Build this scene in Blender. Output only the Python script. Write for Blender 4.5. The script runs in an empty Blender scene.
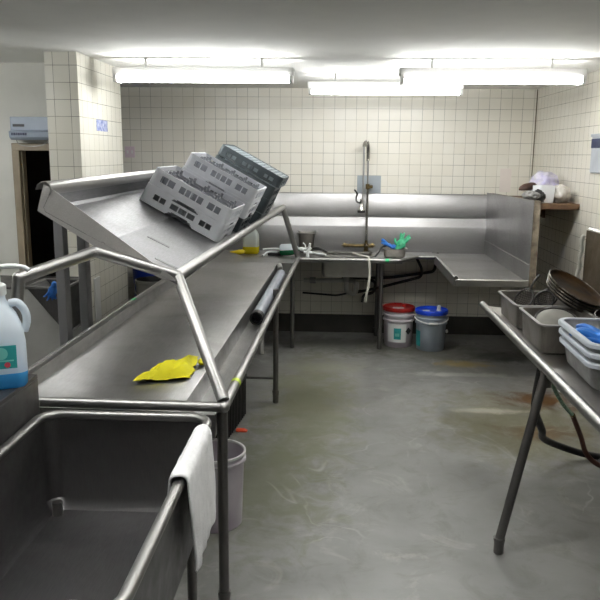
import bpy, bmesh, math, random
from math import sin, cos, pi, radians, sqrt
from mathutils import Vector, Matrix, noise

V = Vector
scene = bpy.context.scene
COL = scene.collection
random.seed(7)

# ------------------------------------------------------------------ materials
def lin(c):
    return tuple((x / 12.92 if x <= .04045 else ((x + .055) / 1.055) ** 2.4) for x in [v / 255. for v in c])

class NT:
    def __init__(s, name):
        s.m = bpy.data.materials.new(name); s.m.use_nodes = True
        s.t = s.m.node_tree; s.b = s.t.nodes['Principled BSDF']; s.out = s.t.nodes['Material Output']
    def n(s, typ, **k):
        nd = s.t.nodes.new(typ)
        for a, v in k.items(): setattr(nd, a, v)
        return nd
    def l(s, a, b): s.t.links.new(a, b)
    def math(s, op, a, b=None, clamp=False):
        nd = s.n('ShaderNodeMath', operation=op, use_clamp=clamp)
        for i, v in enumerate((a, b)):
            if v is None: continue
            if isinstance(v, (int, float)): nd.inputs[i].default_value = v
            else: s.l(v, nd.inputs[i])
        return nd.outputs[0]
    def noise(s, vec, scale, detail=4, rough=.55, dist=0):
        nd = s.n('ShaderNodeTexNoise'); nd.inputs['Scale'].default_value = scale
        nd.inputs['Detail'].default_value = detail; nd.inputs['Roughness'].default_value = rough
        nd.inputs['Distortion'].default_value = dist
        if vec is not None: s.l(vec, nd.inputs['Vector'])
        return nd.outputs['Fac']
    def ramp(s, fac, lo, hi, a=0., b=1.):
        nd = s.n('ShaderNodeMapRange'); nd.clamp = True
        s.l(fac, nd.inputs['Value'])
        for i, v in zip(('From Min', 'From Max', 'To Min', 'To Max'), (lo, hi, a, b)): nd.inputs[i].default_value = v
        return nd.outputs[0]
    def mix(s, fac, a, b):
        nd = s.n('ShaderNodeMix', data_type='RGBA')
        if isinstance(fac, (int, float)): nd.inputs[0].default_value = fac
        else: s.l(fac, nd.inputs[0])
        for i, v in ((6, a), (7, b)):
            if isinstance(v, tuple): nd.inputs[i].default_value = (*v[:3], 1)
            else: s.l(v, nd.inputs[i])
        return nd.outputs[2]
    def coord(s, kind='Object', scale=None):
        o = s.n('ShaderNodeTexCoord').outputs[kind]
        if scale:
            mp = s.n('ShaderNodeMapping'); mp.inputs['Scale'].default_value = scale
            s.l(o, mp.inputs['Vector']); o = mp.outputs[0]
        return o
    def bump(s, h, strength=.2, dist=.002):
        nd = s.n('ShaderNodeBump'); nd.inputs['Strength'].default_value = strength; nd.inputs['Distance'].default_value = dist
        s.l(h, nd.inputs['Height']); s.l(nd.outputs[0], s.b.inputs['Normal'])

def pmat(name, c, rough=.5, metal=0., var=.15, vs=6., c2=None, bump=0., bs=60., rvar=.1, **ex):
    N = NT(name); a = lin(c); b = lin(c2) if c2 else tuple(x * (1 - var) for x in a)
    co = N.coord()
    f = N.noise(co, vs)
    N.l(N.mix(N.ramp(f, .35, .68), a, b), N.b.inputs['Base Color'])
    N.l(N.ramp(N.noise(co, vs * 1.7), .3, .7, max(.02, rough - rvar), min(1, rough + rvar)), N.b.inputs['Roughness'])
    N.b.inputs['Metallic'].default_value = metal
    for k, v in ex.items(): N.b.inputs[k.replace('_', ' ')].default_value = v
    if bump: N.bump(N.noise(co, bs), bump)
    return N.m

def steel(name, c, rough=.33, brush=(3, 90, 3), dirt=.25, dirtc=(70, 66, 60), ds=2.2, bump=.06):
    N = NT(name); a = lin(c)
    co = N.coord()
    br = N.noise(N.coord(scale=brush), 6, 3)
    dm = N.ramp(N.noise(co, ds, 6, .62, .6), .42, .75, 0, dirt)
    col = N.mix(N.ramp(br, .3, .7, 0, .35), a, tuple(x * .72 for x in a))
    N.l(N.mix(dm, col, lin(dirtc)), N.b.inputs['Base Color'])
    r = N.math('ADD', N.ramp(br, .3, .7, rough - .06, rough + .06), N.math('MULTIPLY', dm, .35), True)
    N.l(r, N.b.inputs['Roughness'])
    N.b.inputs['Metallic'].default_value = 1.
    if bump: N.bump(br, bump, .001)
    return N.m

def tilemat(name, c, c2, grout, size=.108):
    N = NT(name)
    g = N.n('ShaderNodeNewGeometry')
    sp = N.n('ShaderNodeSeparateXYZ'); N.l(g.outputs['Position'], sp.inputs[0])
    sn = N.n('ShaderNodeSeparateXYZ'); N.l(g.outputs['True Normal'], sn.inputs[0])
    ax = N.math('ABSOLUTE', sn.outputs[0]); ay = N.math('ABSOLUTE', sn.outputs[1])
    u = N.math('ADD', N.math('MULTIPLY', sp.outputs[0], ay), N.math('MULTIPLY', sp.outputs[1], ax))
    cb = N.n('ShaderNodeCombineXYZ'); N.l(u, cb.inputs[0]); N.l(sp.outputs[2], cb.inputs[1])
    bt = N.n('ShaderNodeTexBrick', offset=0., squash=1.)
    N.l(cb.outputs[0], bt.inputs['Vector'])
    for k, v in (('Scale', 1.), ('Mortar Size', .0016), ('Mortar Smooth', .25), ('Bias', 0.), ('Brick Width', size), ('Row Height', size)):
        bt.inputs[k].default_value = v
    bt.inputs['Color1'].default_value = (*lin(c), 1); bt.inputs['Color2'].default_value = (*lin(c2), 1)
    # grout is stained unevenly from joint to joint
    gm = N.ramp(N.noise(g.outputs['Position'], 1.7, 5, .7), .42, .68, .15, .9)
    big = N.mix(N.ramp(N.noise(g.outputs['Position'], 1.1, 5), .4, .8, 0, .12), bt.outputs['Color'], lin((170, 158, 128)))
    flat = N.mix(N.math('MULTIPLY', bt.outputs['Fac'], gm), big, lin(grout))
    N.l(flat, N.b.inputs['Base Color'])
    N.l(N.ramp(bt.outputs['Fac'], 0, 1, .28, .75), N.b.inputs['Roughness'])
    N.bump(N.math('SUBTRACT', 1., bt.outputs['Fac']), .08, .001)
    return N.m

def floormat():
    N = NT('sealed grey concrete')
    g = N.n('ShaderNodeNewGeometry'); P = g.outputs['Position']
    base = N.mix(N.ramp(N.noise(P, .9, 7, .65, .5), .32, .7), lin((130, 130, 128)), lin((108, 108, 105)))
    base = N.mix(N.ramp(N.noise(P, 4.5, 8, .7, 1.), .5, .75, 0, .55), base, lin((84, 82, 72)))
    base = N.mix(N.ramp(N.noise(P, 2.1, 6, .7, 1.4), .56, .72, 0, .5), base, lin((165, 164, 156)))
    def blob(cx, cy, rx, ry, col, amt):
        nonlocal base
        mp = N.n('ShaderNodeMapping'); N.l(P, mp.inputs[0])
        mp.inputs['Location'].default_value = (-cx / rx, -cy / ry, 0); mp.inputs['Scale'].default_value = (1 / rx, 1 / ry, 0)
        ln = N.n('ShaderNodeVectorMath', operation='LENGTH'); N.l(mp.outputs[0], ln.inputs[0])
        d = N.math('ADD', ln.outputs['Value'], N.math('MULTIPLY', N.math('SUBTRACT', N.noise(P, 5.5, 6, .7, 1.), .5), 2.2))
        base = N.mix(N.ramp(d, .35, 1., amt, 0), base, lin(col))
    blob(-.15, 5.2, .42, 1.9, (100, 101, 76), .75)
    blob(-.35, 3.9, .45, .9, (92, 94, 70), .7)
    blob(1.35, 4.9, .75, .9, (96, 93, 70), .8)
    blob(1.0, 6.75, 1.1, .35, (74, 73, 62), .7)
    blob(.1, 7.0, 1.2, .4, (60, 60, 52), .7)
    blob(1.2, 6.38, .30, .12, (150, 128, 66), .75)
    blob(1.60, 5.42, .38, .22, (84, 58, 30), 1.)
    blob(1.42, 4.75, .34, .18, (86, 66, 40), .9)
    blob(1.15, 5.15, .35, .07, (176, 172, 160), .6)
    blob(1.1, 6.05, .5, .07, (172, 172, 164), .5)
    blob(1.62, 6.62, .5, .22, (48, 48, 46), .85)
    blob(.0, 6.2, .45, .22, (160, 158, 142), .4)
    ln_ = N.math('ABSOLUTE', N.math('SUBTRACT', N.noise(P, 1.15, 3, .5, .8), .5))
    base = N.mix(N.math('MULTIPLY', N.ramp(ln_, 0, .011, .4, 0), N.ramp(N.noise(P, 1.9, 3), .5, .7)), base, lin((186, 186, 180)))
    N.l(base, N.b.inputs['Base Color'])
    N.l(N.ramp(N.noise(P, 1.6, 5, .6), .35, .65, .28, .62), N.b.inputs['Roughness'])
    N.bump(N.noise(P, 22, 6), .12, .003)
    return N.m

def milky(name, c, trans, rough=.35):
    N = NT(name)
    N.b.inputs['Base Color'].default_value = (*lin(c), 1); N.b.inputs['Roughness'].default_value = rough
    tr = N.n('ShaderNodeBsdfTransparent'); tr.inputs[0].default_value = (*[min(1, x * 1.1) for x in lin(c)], 1)
    tl = N.n('ShaderNodeBsdfTranslucent'); tl.inputs[0].default_value = (*lin(c), 1)
    m1 = N.n('ShaderNodeMixShader'); m1.inputs[0].default_value = .35; N.l(N.b.outputs[0], m1.inputs[1]); N.l(tl.outputs[0], m1.inputs[2])
    m2 = N.n('ShaderNodeMixShader'); N.l(N.ramp(N.noise(N.coord(), 5), .3, .7, trans * .8, trans * 1.2), m2.inputs[0])
    N.l(m1.outputs[0], m2.inputs[1]); N.l(tr.outputs[0], m2.inputs[2]); N.l(m2.outputs[0], N.out.inputs[0])
    return N.m

def emit(name, c, s):
    N = NT(name)
    N.b.inputs['Base Color'].default_value = (.8, .8, .8, 1)
    N.b.inputs['Emission Color'].default_value = (*lin(c), 1); N.b.inputs['Emission Strength'].default_value = s
    return N.m

M = dict(
    tile=tilemat('cream wall tile', (230, 227, 217), (227, 223, 211), (219, 213, 197)),
    tile2=tilemat('white wall tile', (226, 224, 214), (221, 218, 206), (196, 190, 170)),
    cove=pmat('dark cove base tile', (58, 56, 50), .4, var=.3, vs=9),
    floor=floormat(),
    ceil=pmat('white ceiling board', (240, 240, 236), .9, var=.03, bump=.2, bs=150),
    greywall=pmat('bounce-cutting dark wall', (92, 92, 90), .7, var=.06), paint=pmat('pale wall paint', (214, 214, 208), .7, var=.06),
    dark=pmat('unlit corridor dark', (46, 42, 40), .8, c2=(36, 33, 32)),  # corridor walls coloured dark to stand for an unlit room
    redfloor=pmat('reddish corridor floor', (92, 52, 34), .5, c2=(70, 40, 28)),
    frame=pmat('tan painted door frame', (150, 138, 118), .45, c2=(128, 116, 98)),
    steel=steel('brushed stainless sheet', (176, 174, 170), .34),
    steelT=steel('worn stainless table top', (178, 178, 177), .36, (60, 2.5, 3), .5, (118, 114, 106), 1.6),
    steelD=steel('dull dark stainless', (104, 103, 104), .42, (60, 3, 3), .4),
    panS=steel('worn stainless pan', (132, 128, 122), .42, (40, 40, 3), .5, (66, 60, 52), 5.),
    steelR=steel('stainless rack tray', (118, 118, 120), .40, (60, 3, 60), .3, (84, 82, 80), 1.8),
    steelP=steel('plain stainless plate', (190, 188, 185), .55, (60, 3, 60), .3, (120, 116, 110), 2.),
    steelS=steel('stainless splash sheet', (148, 147, 147), .36, (3, 3, 60), .35, (104, 101, 97), 1.4),
    tube=pmat('polished stainless tube', (152, 151, 149), .40, 1., var=.06, vs=3, rvar=.012),
    leg=pmat('grey stainless leg', (124, 122, 120), .4, 1., var=.2, vs=5, rvar=.05),
    chrome=steel('chromed brass', (205, 203, 198), .16, (20, 20, 20), .15, (120, 110, 80)),
    brass=pmat('tarnished brass', (122, 106, 72), .35, 1., c2=(78, 68, 48), vs=30),
    rack=pmat('pale grey rack plastic', (238, 240, 246), .5, var=.12, vs=9),
    rackShade=pmat('shade-darkened divider plastic', (150, 153, 160), .5, var=.25, vs=14),  # dividers coloured darker so the rack inside looks shaded
    rackD=pmat('slate grey rack plastic', (62, 70, 74), .45, var=.22, vs=9),
    rackDI=pmat('grey slate divider plastic', (150, 160, 165), .4, var=.35, vs=22),
    black=pmat('black plastic', (30, 30, 31), .45, var=.3),
    rubber=pmat('black rubber', (26, 25, 25), .6, var=.3),
    iron=pmat('seasoned black iron', (36, 32, 29), .5, .3, c2=(22, 20, 19), vs=9),
    ironB=pmat('brown baked pan bottom', (24, 21, 19), .65, 0., c2=(74, 54, 32), vs=8, Specular_IOR_Level=.15),
    ironR=pmat('worn pan rim', (128, 122, 112), .35, .9, c2=(70, 64, 56), vs=30),
    lid=pmat('grey aluminium lid', (136, 134, 127), .5, .6, var=.25),
    tub=pmat('pale grey tub plastic', (184, 190, 198), .45, var=.1),
    tubI=pmat('scuffed grey tub plastic', (150, 152, 152), .5, c2=(112, 112, 110), vs=14),
    gloveB=pmat('blue nitrile', (52, 124, 206), .45, c2=(34, 92, 176), bump=.3, bs=40),
    gloveG=pmat('green nitrile', (40, 168, 118), .45, c2=(24, 128, 88), bump=.3, bs=40),
    yellow=pmat('yellow cloth', (222, 214, 30), .85, c2=(196, 186, 16), bump=.5, bs=220, rvar=.05),
    tapeG=pmat('green tape', (48, 176, 112), .5), tapeY=pmat('lime tape', (206, 232, 60), .5),
    towel=pmat('white terry towel', (244, 244, 244), .95, var=.1, vs=30, bump=.9, bs=160, rvar=.04),
    pvc=pmat('grey plastic pipe', (176, 182, 192), .4, var=.12), pvcW=pmat('white plastic pipe', (196, 196, 192), .45, c2=(150, 148, 142)),
    pail=pmat('white pail plastic', (196, 192, 196), .45, c2=(170, 160, 172), vs=3),
    pailG=pmat('grey pail plastic', (150, 160, 170), .45, c2=(128, 138, 150), vs=3),
    red=pmat('red lid plastic', (170, 32, 26), .4, c2=(130, 22, 20)), blue=pmat('blue lid plastic', (22, 72, 216), .38, c2=(14, 54, 178)),
    teal=pmat('teal print', (42, 150, 150), .5, var=.15), white=pmat('white print', (226, 226, 224), .5, var=.05),
    tealL=pmat('pale teal print', (120, 200, 190), .5, var=.1), pink=pmat('red print', (206, 70, 84), .5),
    bin=pmat('blue bin plastic', (30, 62, 168), .45, c2=(22, 46, 130)),
    milk=milky('milky plastic', (232, 240, 246), .12), milkY=milky('clear jug plastic', (220, 226, 224), .3),
    liqB=milky('blue liquid', (84, 188, 246), .1, .2), liqY=milky('yellow liquid', (232, 214, 30), .1, .25), liqG=milky('green liquid', (34, 134, 84), .1, .25),
    hoseW=pmat('off-white hose', (206, 204, 192), .5, var=.2, vs=20), pump=pmat('white pump plastic', (232, 236, 234), .35, var=.04),
    yel=pmat('yellow plastic', (236, 210, 20), .4, var=.1), grn=pmat('pale green hose', (140, 176, 150), .5, c2=(96, 130, 106), vs=40),
    post=pmat('dull grey metal post', (132, 132, 134), .5, .4, var=.1), edge2=pmat('dark corner sealant', (92, 78, 54), .8), card2=pmat('pale enamel panel', (228, 219, 212), .5, var=.04), edge=pmat('weathered edge board', (142, 132, 116), .7, c2=(84, 72, 58), vs=16), wood=pmat('weathered wood board', (112, 84, 58), .7, c2=(78, 56, 40), vs=14), rust=pmat('rust brown hose', (78, 46, 34), .6),
    orange=pmat('orange plastic', (232, 78, 34), .5), card=pmat('white carton', (230, 232, 236), .6, var=.05),
    bagW=pmat('cloudy plastic bag', (206, 204, 198), .3, c2=(160, 150, 140), vs=12), bagP=pmat('lilac plastic bag', (178, 172, 206), .3, c2=(206, 204, 206), vs=14),
    bagT=pmat('tan paper bag', (196, 168, 120), .7), bread=pmat('dark brown leather', (62, 36, 26), .5, c2=(40, 24, 18)),
    wrap=pmat('grey film wrap', (138, 136, 134), .3, c2=(96, 94, 92), vs=18),
    plate=pmat('blue grey wall panel', (170, 178, 185), .35, .3, var=.1), cab=pmat('pale grey enamel', (160, 160, 156), .5, var=.08),
    brownS=steel('stained stainless', (104, 92, 74), .5, (3, 40, 3), .6, (70, 56, 38), 4), airc=pmat('blue grey enamel', (148, 160, 176), .4, var=.08),
    sticker=pmat('blue sticker', (84, 100, 168), .5, c2=(198, 204, 224), vs=40), switch=pmat('ivory pink plastic', (222, 204, 212), .5, var=.05),
    navy=pmat('navy print', (38, 46, 78), .5), lamp=emit('lit fluorescent tube', (252, 252, 250), 38.), galv=pmat('galvanised grey', (150, 150, 148), .4, .6, var=.2),
)

# ------------------------------------------------------------------ objects
W = {}
def empty(name, loc, label, cat, group=None, rot=None, kind=None):
    o = bpy.data.objects.new(name, None); o.empty_display_size = .1; COL.objects.link(o)
    m = Matrix.Translation(V(loc))
    if rot is not None: m = m @ rot.to_4x4()
    o.matrix_world = m; W[o] = m
    tag(o, label, cat, group, kind); return o
def tag(o, label=None, cat=None, group=None, kind=None):
    if label: o['label'] = label
    if cat: o['category'] = cat
    if group: o['group'] = group
    if kind: o['kind'] = kind
    return o
def obj(name, bm, mat, parent=None, bevel=0, smooth=40, label=None, loc=None, mods=(), xf=None):
    """bm is in world coordinates; it is linked as one mesh under parent (or with its origin at loc)."""
    if xf is not None: bm.transform(xf)
    o_w = W[parent] if parent is not None else Matrix.Translation(V(loc) if loc is not None else V((0, 0, 0)))
    bm.transform(o_w.inverted())
    bmesh.ops.recalc_face_normals(bm, faces=bm.faces)
    me = bpy.data.meshes.new(name); bm.to_mesh(me); bm.free()
    if smooth:
        for p in me.polygons: p.use_smooth = True
        me.set_sharp_from_angle(angle=radians(smooth))
    for m in (mat if isinstance(mat, (list, tuple)) else [mat]): me.materials.append(m)
    o = bpy.data.objects.new(name, me); COL.objects.link(o)
    if parent is not None: o.parent = parent
    else: o.location = o_w.translation
    W[o] = o_w
    for typ, kw in mods:
        md = o.modifiers.new(typ.lower(), typ)
        for k, v in kw.items(): setattr(md, k, v)
    if bevel:
        md = o.modifiers.new('bevel', 'BEVEL'); md.width = bevel; md.segments = 2; md.limit_method = 'ANGLE'
    if label: o['label'] = label
    return o
def dup(root, m, label, group=None):
    r = root.copy(); COL.objects.link(r); r.matrix_world = m; r['label'] = label
    if group: r['group'] = group
    for ch in list(root.children):
        c = ch.copy(); COL.objects.link(c); c.parent = r
        for g in ch.children:
            d = g.copy(); COL.objects.link(d); d.parent = c
    return r
def struct(name, bm, mat, bevel=0, label=None, loc=None):
    o = obj(name, bm, mat, None, bevel, loc=loc); o['kind'] = 'structure'
    if label: o['label'] = label
    return o

# ------------------------------------------------------------------ shapes
def B(): return bmesh.new()
def box(bm, lo, hi, m=None):
    x0, y0, z0 = lo; x1, y1, z1 = hi
    vs = [bm.verts.new(V(p) if m is None else m @ V(p)) for p in
          ((x0, y0, z0), (x1, y0, z0), (x1, y1, z0), (x0, y1, z0), (x0, y0, z1), (x1, y0, z1), (x1, y1, z1), (x0, y1, z1))]
    for f in ((0, 3, 2, 1), (4, 5, 6, 7), (0, 1, 5, 4), (1, 2, 6, 5), (2, 3, 7, 6), (3, 0, 4, 7)): bm.faces.new([vs[i] for i in f])
    return bm
def loft(bm, rings, cap0=True, cap1=True, closed=True):
    rs = [[bm.verts.new(V(p)) for p in r] for r in rings]
    n = len(rs[0])
    for a, b in zip(rs, rs[1:]):
        for i in range(n if closed else n - 1):
            j = (i + 1) % n
            try: bm.faces.new((a[i], a[j], b[j], b[i]))
            except ValueError: pass
    if cap0: bm.faces.new(rs[0][::-1])
    if cap1: bm.faces.new(rs[-1])
    return bm
def prism(bm, poly, d):
    return loft(bm, [[V(p) for p in poly], [V(p) + V(d) for p in poly]])
def smooth_path(pts, k=6):
    pts = [V(p) for p in pts]; out = []
    for i in range(len(pts) - 1):
        p0 = pts[max(i - 1, 0)]; p1 = pts[i]; p2 = pts[i + 1]; p3 = pts[min(i + 2, len(pts) - 1)]
        for j in range(k):
            t = j / k
            out.append(.5 * ((2 * p1) + (p2 - p0) * t + (2 * p0 - 5 * p1 + 4 * p2 - p3) * t * t + (3 * p1 - p0 - 3 * p2 + p3) * t ** 3))
    return out + [pts[-1]]
def fillet(pts, r, k=5, closed=False):
    pts = [V(p) for p in pts]; out = []; n = len(pts)
    for i, p in enumerate(pts):
        if not closed and i in (0, n - 1): out.append(p); continue
        a = pts[i - 1]; b = pts[(i + 1) % n]
        d1 = a - p; d2 = b - p; rr = min(r, d1.length * .45, d2.length * .45)
        A = p + d1.normalized() * rr; Bp = p + d2.normalized() * rr
        for j in range(k + 1):
            t = j / k; out.append((1 - t) ** 2 * A + 2 * t * (1 - t) * p + t * t * Bp)
    return out
def tube(bm, pts, r, seg=14, closed=False, cap=True):
    pts = [V(p) for p in pts]; n = len(pts)
    rad = r if isinstance(r, (list, tuple)) else [r] * n
    rings = []; up = None
    for i, p in enumerate(pts):
        a = pts[i - 1] if (i or closed) else p; b = pts[(i + 1) % n] if (i < n - 1 or closed) else p
        t = (b - a).normalized()
        if up is None: up = t.orthogonal().normalized()
        else:
            up = up - t * up.dot(t)
            up = up.normalized() if up.length > 1e-6 else t.orthogonal().normalized()
        s = t.cross(up)
        rings.append([p + (up * cos(2 * pi * k / seg) + s * sin(2 * pi * k / seg)) * rad[i] for k in range(seg)])
    if closed:
        # pick the rotation of the first ring that best meets the last one
        last = rings[-1]; k0 = min(range(seg), key=lambda k: (rings[0][k] - last[0]).length)
        rings.append(rings[0][k0:] + rings[0][:k0]); return loft(bm, rings, False, False)
    return loft(bm, rings, cap, cap)
def lathe(bm, prof, m=None, seg=32, cap0=True, cap1=True):
    m = m or Matrix()
    return loft(bm, [[m @ V((r * cos(2 * pi * k / seg), r * sin(2 * pi * k / seg), z)) for k in range(seg)] for r, z in prof], cap0, cap1)
def at(p): return Matrix.Translation(V(p))
def along(p, d, roll=0):
    """frame at p whose z axis points along d"""
    q = V(d).normalized().to_track_quat('Z', 'Y')
    return at(p) @ q.to_matrix().to_4x4() @ Matrix.Rotation(roll, 4, 'Z')
def rrect(hx, hy, r, z, seg=5, c=(0, 0)):
    r = min(r, hx, hy); out = []
    for cx, cy, a0 in ((hx - r, hy - r, 0), (-hx + r, hy - r, 90), (-hx + r, -hy + r, 180), (hx - r, -hy + r, 270)):
        for k in range(seg + 1):
            a = radians(a0 + 90 * k / seg); out.append(V((c[0] + cx + r * cos(a), c[1] + cy + r * sin(a), z)))
    return out
def container(bm, secs, t, m=None, seg=5):
    """open vessel: secs = [(hx, hy, r, z)] from the bottom up, wall t"""
    rings = [rrect(*s, seg=seg) for s in secs]
    rings += [rrect(hx - t, hy - t, max(r - t, .004), z, seg=seg) for hx, hy, r, z in secs[::-1][:-1]]
    hx, hy, r, z = secs[0]; rings.append(rrect(hx - t, hy - t, max(r - t, .004), z + t, seg=seg))
    if m is not None: rings = [[m @ p for p in r] for r in rings]
    return loft(bm, rings)
def blob(bm, c, size, seed=0, amp=.25, freq=3., sub=4, m=None):
    r = bmesh.ops.create_icosphere(bm, subdivisions=sub, radius=1.)
    for v in r['verts']:
        d = v.co.normalized(); n = noise.noise(d * freq + V((seed * 7.1, seed * 3.3, 1.7)))
        n2 = noise.noise(d * freq * 2.7 + V((seed * 2.1, 9.3, seed)))
        q = d * (1 + amp * n + amp * .5 * n2)
        q = V((q.x * size[0], q.y * size[1], q.z * size[2]))
        v.co = V(c) + ((m @ q) if m is not None else q)
    return bm
def extr(bm, prof, y0, y1, t, f0, f1=None):
    """thin sheet: an open polyline prof of 2D points with thickness t, swept between frames f0 and f1 (2D -> 3D)"""
    pr = [V(p).to_2d() for p in prof]; off = []
    for i, p in enumerate(pr):
        a = pr[max(i - 1, 0)]; b = pr[min(i + 1, len(pr) - 1)]
        d = (b - a).normalized(); off.append(p + V((d.y, -d.x)) * t)
    ring = pr + off[::-1]
    return loft(bm, [[f0(p.x, p.y) for p in ring], [f1(p.x, p.y) for p in ring]])

# ================================================================== THE ROOM
CZ = 2.46; XR = 1.97; XL = -3.6; YB = 7.5; YN = -2.2
struct('floor', box(B(), (XL - .1, YN - .1, -.1), (XR + .1, YB + .1, 0)), M['floor'])
added_light_spots = [(.15, 2.75), (-1.3, 2.2), (.10, 1.2)]  # unseen lights added to brighten the racks and foreground
HX, HY, HD = .64, .21, .19  # deep recess keeps the added lights off the wall under the counter
bm = B(); y_ = YN - .1                                   # ceiling slab with an opening for each added recessed light
for hx_, hy_ in sorted(added_light_spots, key=lambda q: q[1]):
    box(bm, (XL - .1, y_, CZ), (XR + .1, hy_ - HY, CZ + .24))
    box(bm, (XL - .1, hy_ - HY, CZ), (hx_ - HX, hy_ + HY, CZ + .24)); box(bm, (hx_ + HX, hy_ - HY, CZ), (XR + .1, hy_ + HY, CZ + .24)); y_ = hy_ + HY
box(bm, (XL - .1, y_, CZ), (XR + .1, YB + .1, CZ + .24))
struct('ceiling', bm, M['ceil'])
struct('wall_back', box(B(), (XL, YB, 0), (XR + .1, YB + .1, CZ)), M['tile'])
struct('wall_right', box(B(), (XR, YN, 0), (XR + .1, YB, CZ)), M['tile'])
struct('wall_left', box(B(), (XL - .1, YN, 0), (XL, YB, CZ)), M['paint'])
struct('wall_near', box(B(), (XL, YN - .1, 0), (XR, YN, CZ)), M['greywall'])  # unseen wall behind the camera, coloured dark to cut bounced light
struct('wall_pier', box(B(), (-1.89, 4.9, 0), (-1.675, 5.88, CZ)), M['tile2'])
bm = B()
box(bm, (XL, 5.5, 0), (-2.37, 5.6, CZ)); box(bm, (-2.37, 5.5, 1.87), (-1.99, 5.6, CZ)); box(bm, (-1.99, 5.5, 0), (-1.891, 5.6, CZ))
struct('wall_door', bm, M['paint'])
bm = B()
box(bm, (-3.3, 5.6, 0), (-3.26, 6.8, 2.2)); box(bm, (-2.03, 5.6, 0), (-1.99, 6.6, 2.2)); box(bm, (-3.3, 6.6, 0), (-1.99, 6.64, 2.2)); box(bm, (-3.3, 5.6, 2.2), (-1.99, 6.64, 2.24))
struct('wall_corridor', bm, M['dark'])
struct('floor_corridor', box(B(), (-3.26, 5.6, .001), (-2.03, 6.6, .012)), M['redfloor'])
bm = B()
box(bm, (-2.395, 5.47, 0), (-2.34, 5.598, 1.83)); box(bm, (-2.395, 5.47, 1.83), (-1.992, 5.598, 1.885)); box(bm, (-2.34, 5.50, 0), (-2.328, 5.53, 1.83))
struct('door_1', bm, M['frame'], .004)
bm = B(); prism(bm, [(XL, YB - .012, 0), (XL, YB, 0), (XL, YB, .19), (XL, YB - .008, .19)], (XR - XL, 0, 0)); struct('baseboard_back', bm, M['cove'])
bm = B(); prism(bm, [(XR - .012, YN, 0), (XR, YN, 0), (XR, YN, .19), (XR - .008, YN, .19)], (0, YB - YN - .012, 0)); struct('baseboard_right', bm, M['cove'])

struct('trim_1', box(B(), (XR - .007, YB - .007, .19), (XR - .0002, YB - .0002, CZ - .001)), M['edge2'])
# ceiling lamps: hanging fluorescent battens, plus the added recessed lights
lamp_spots = [(.40, 6.15), (-.9, 5.2), (1.05, 5.2), (-2.9, 3.8)]
def make_lamp(hood):
    t = empty('ceiling_light', (0, 0, CZ), 'unseen recessed fluorescent light added in the ceiling to brighten racks and foreground' if hood else 'white fluorescent batten with two bare lit tubes hanging under the ceiling', 'ceiling light',
              'added recessed ceiling lights' if hood else 'bare fluorescent ceiling lights')
    bm = B(); hx = .62
    if hood:
        a, b, e = HX - .003, HY - .003, .003
        box(bm, (-a, -b, CZ + HD), (a, b, CZ + HD + e))
        for q in (-1, 1): box(bm, (-a, q * b - e / 2, CZ - .002), (a, q * b + e / 2, CZ + HD)); box(bm, (q * a - e / 2, -b, CZ - .002), (q * a + e / 2, b, CZ + HD))
        obj('tray', bm, M['white'], t); zt = CZ + HD - .03
    else:
        box(bm, (-hx, -.045, CZ - .115), (hx, .045, CZ - .065)); obj('housing', bm, M['white'], t, .004); zt = CZ - .145
        for s in (-.4, .4):
            bm = B(); tube(bm, [(s, 0, CZ - .066), (s, 0, CZ - .0005)], .008, 8); obj('hanger', bm, M['white'], t)
    for s in (-.045, .045):
        bm = B(); tube(bm, [(-.59, s, zt), (.59, s, zt)], .013, 12); obj('lamp_tube', bm, M['lamp'], t)
    for s in (-.6, .6):
        bm = B(); box(bm, (s - .012, -.065, zt - .02), (s + .012, .065, zt + .03)); obj('lamp_holder', bm, M['white'], t, .003)
    return t
for hood, spots in ((False, lamp_spots), (True, added_light_spots)):
    lamp0 = make_lamp(hood)
    for i, (x, y) in enumerate(spots):
        m = at((x, y, CZ))
        if i == 0: lamp0.matrix_world = m; W[lamp0] = m
        else: dup(lamp0, m, lamp0['label'])

# ================================================================== DISH TABLE (left)
T0 = V((-.398, 2.62, 0)); RT = Matrix.Rotation(-.021, 3, 'Z'); MT = at(T0) @ RT.to_4x4()
table = empty('dish_table', T0, 'long stainless dish table with a scrap trough along its edge, yellow cloth on it', 'table', rot=RT)
yF, yC = 4.86, 4.05       # far end at the splash, corner where the sink counter joins
bm = B()
fr = lambda y: (lambda a, b: V((a, y, b)))
prof = [(-.850, .935), (-.838, .94), (-.826, .93), (-.818, .872), (-.80, .86), (-.178, .859), (-.174, .856), (-.172, .757), (-.04, .757), (-.034, .852), (-.024, .866), (0, .872)]
extr(bm, prof, 0, 0, .004, fr(0), fr(3.93))
prof2 = [(-.850, .935), (-.838, .94), (-.826, .93), (-.818, .872), (-.80, .86), (0, .858)]
extr(bm, prof2, 0, 0, .004, fr(3.93), fr(yF))
box(bm, (-.172, .005, .757), (-.036, .009, .85)); box(bm, (-.176, 3.926, .757), (-.034, 3.932, .858))
box(bm, (-.80, .0, .78), (-.1, .004, .86))
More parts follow.
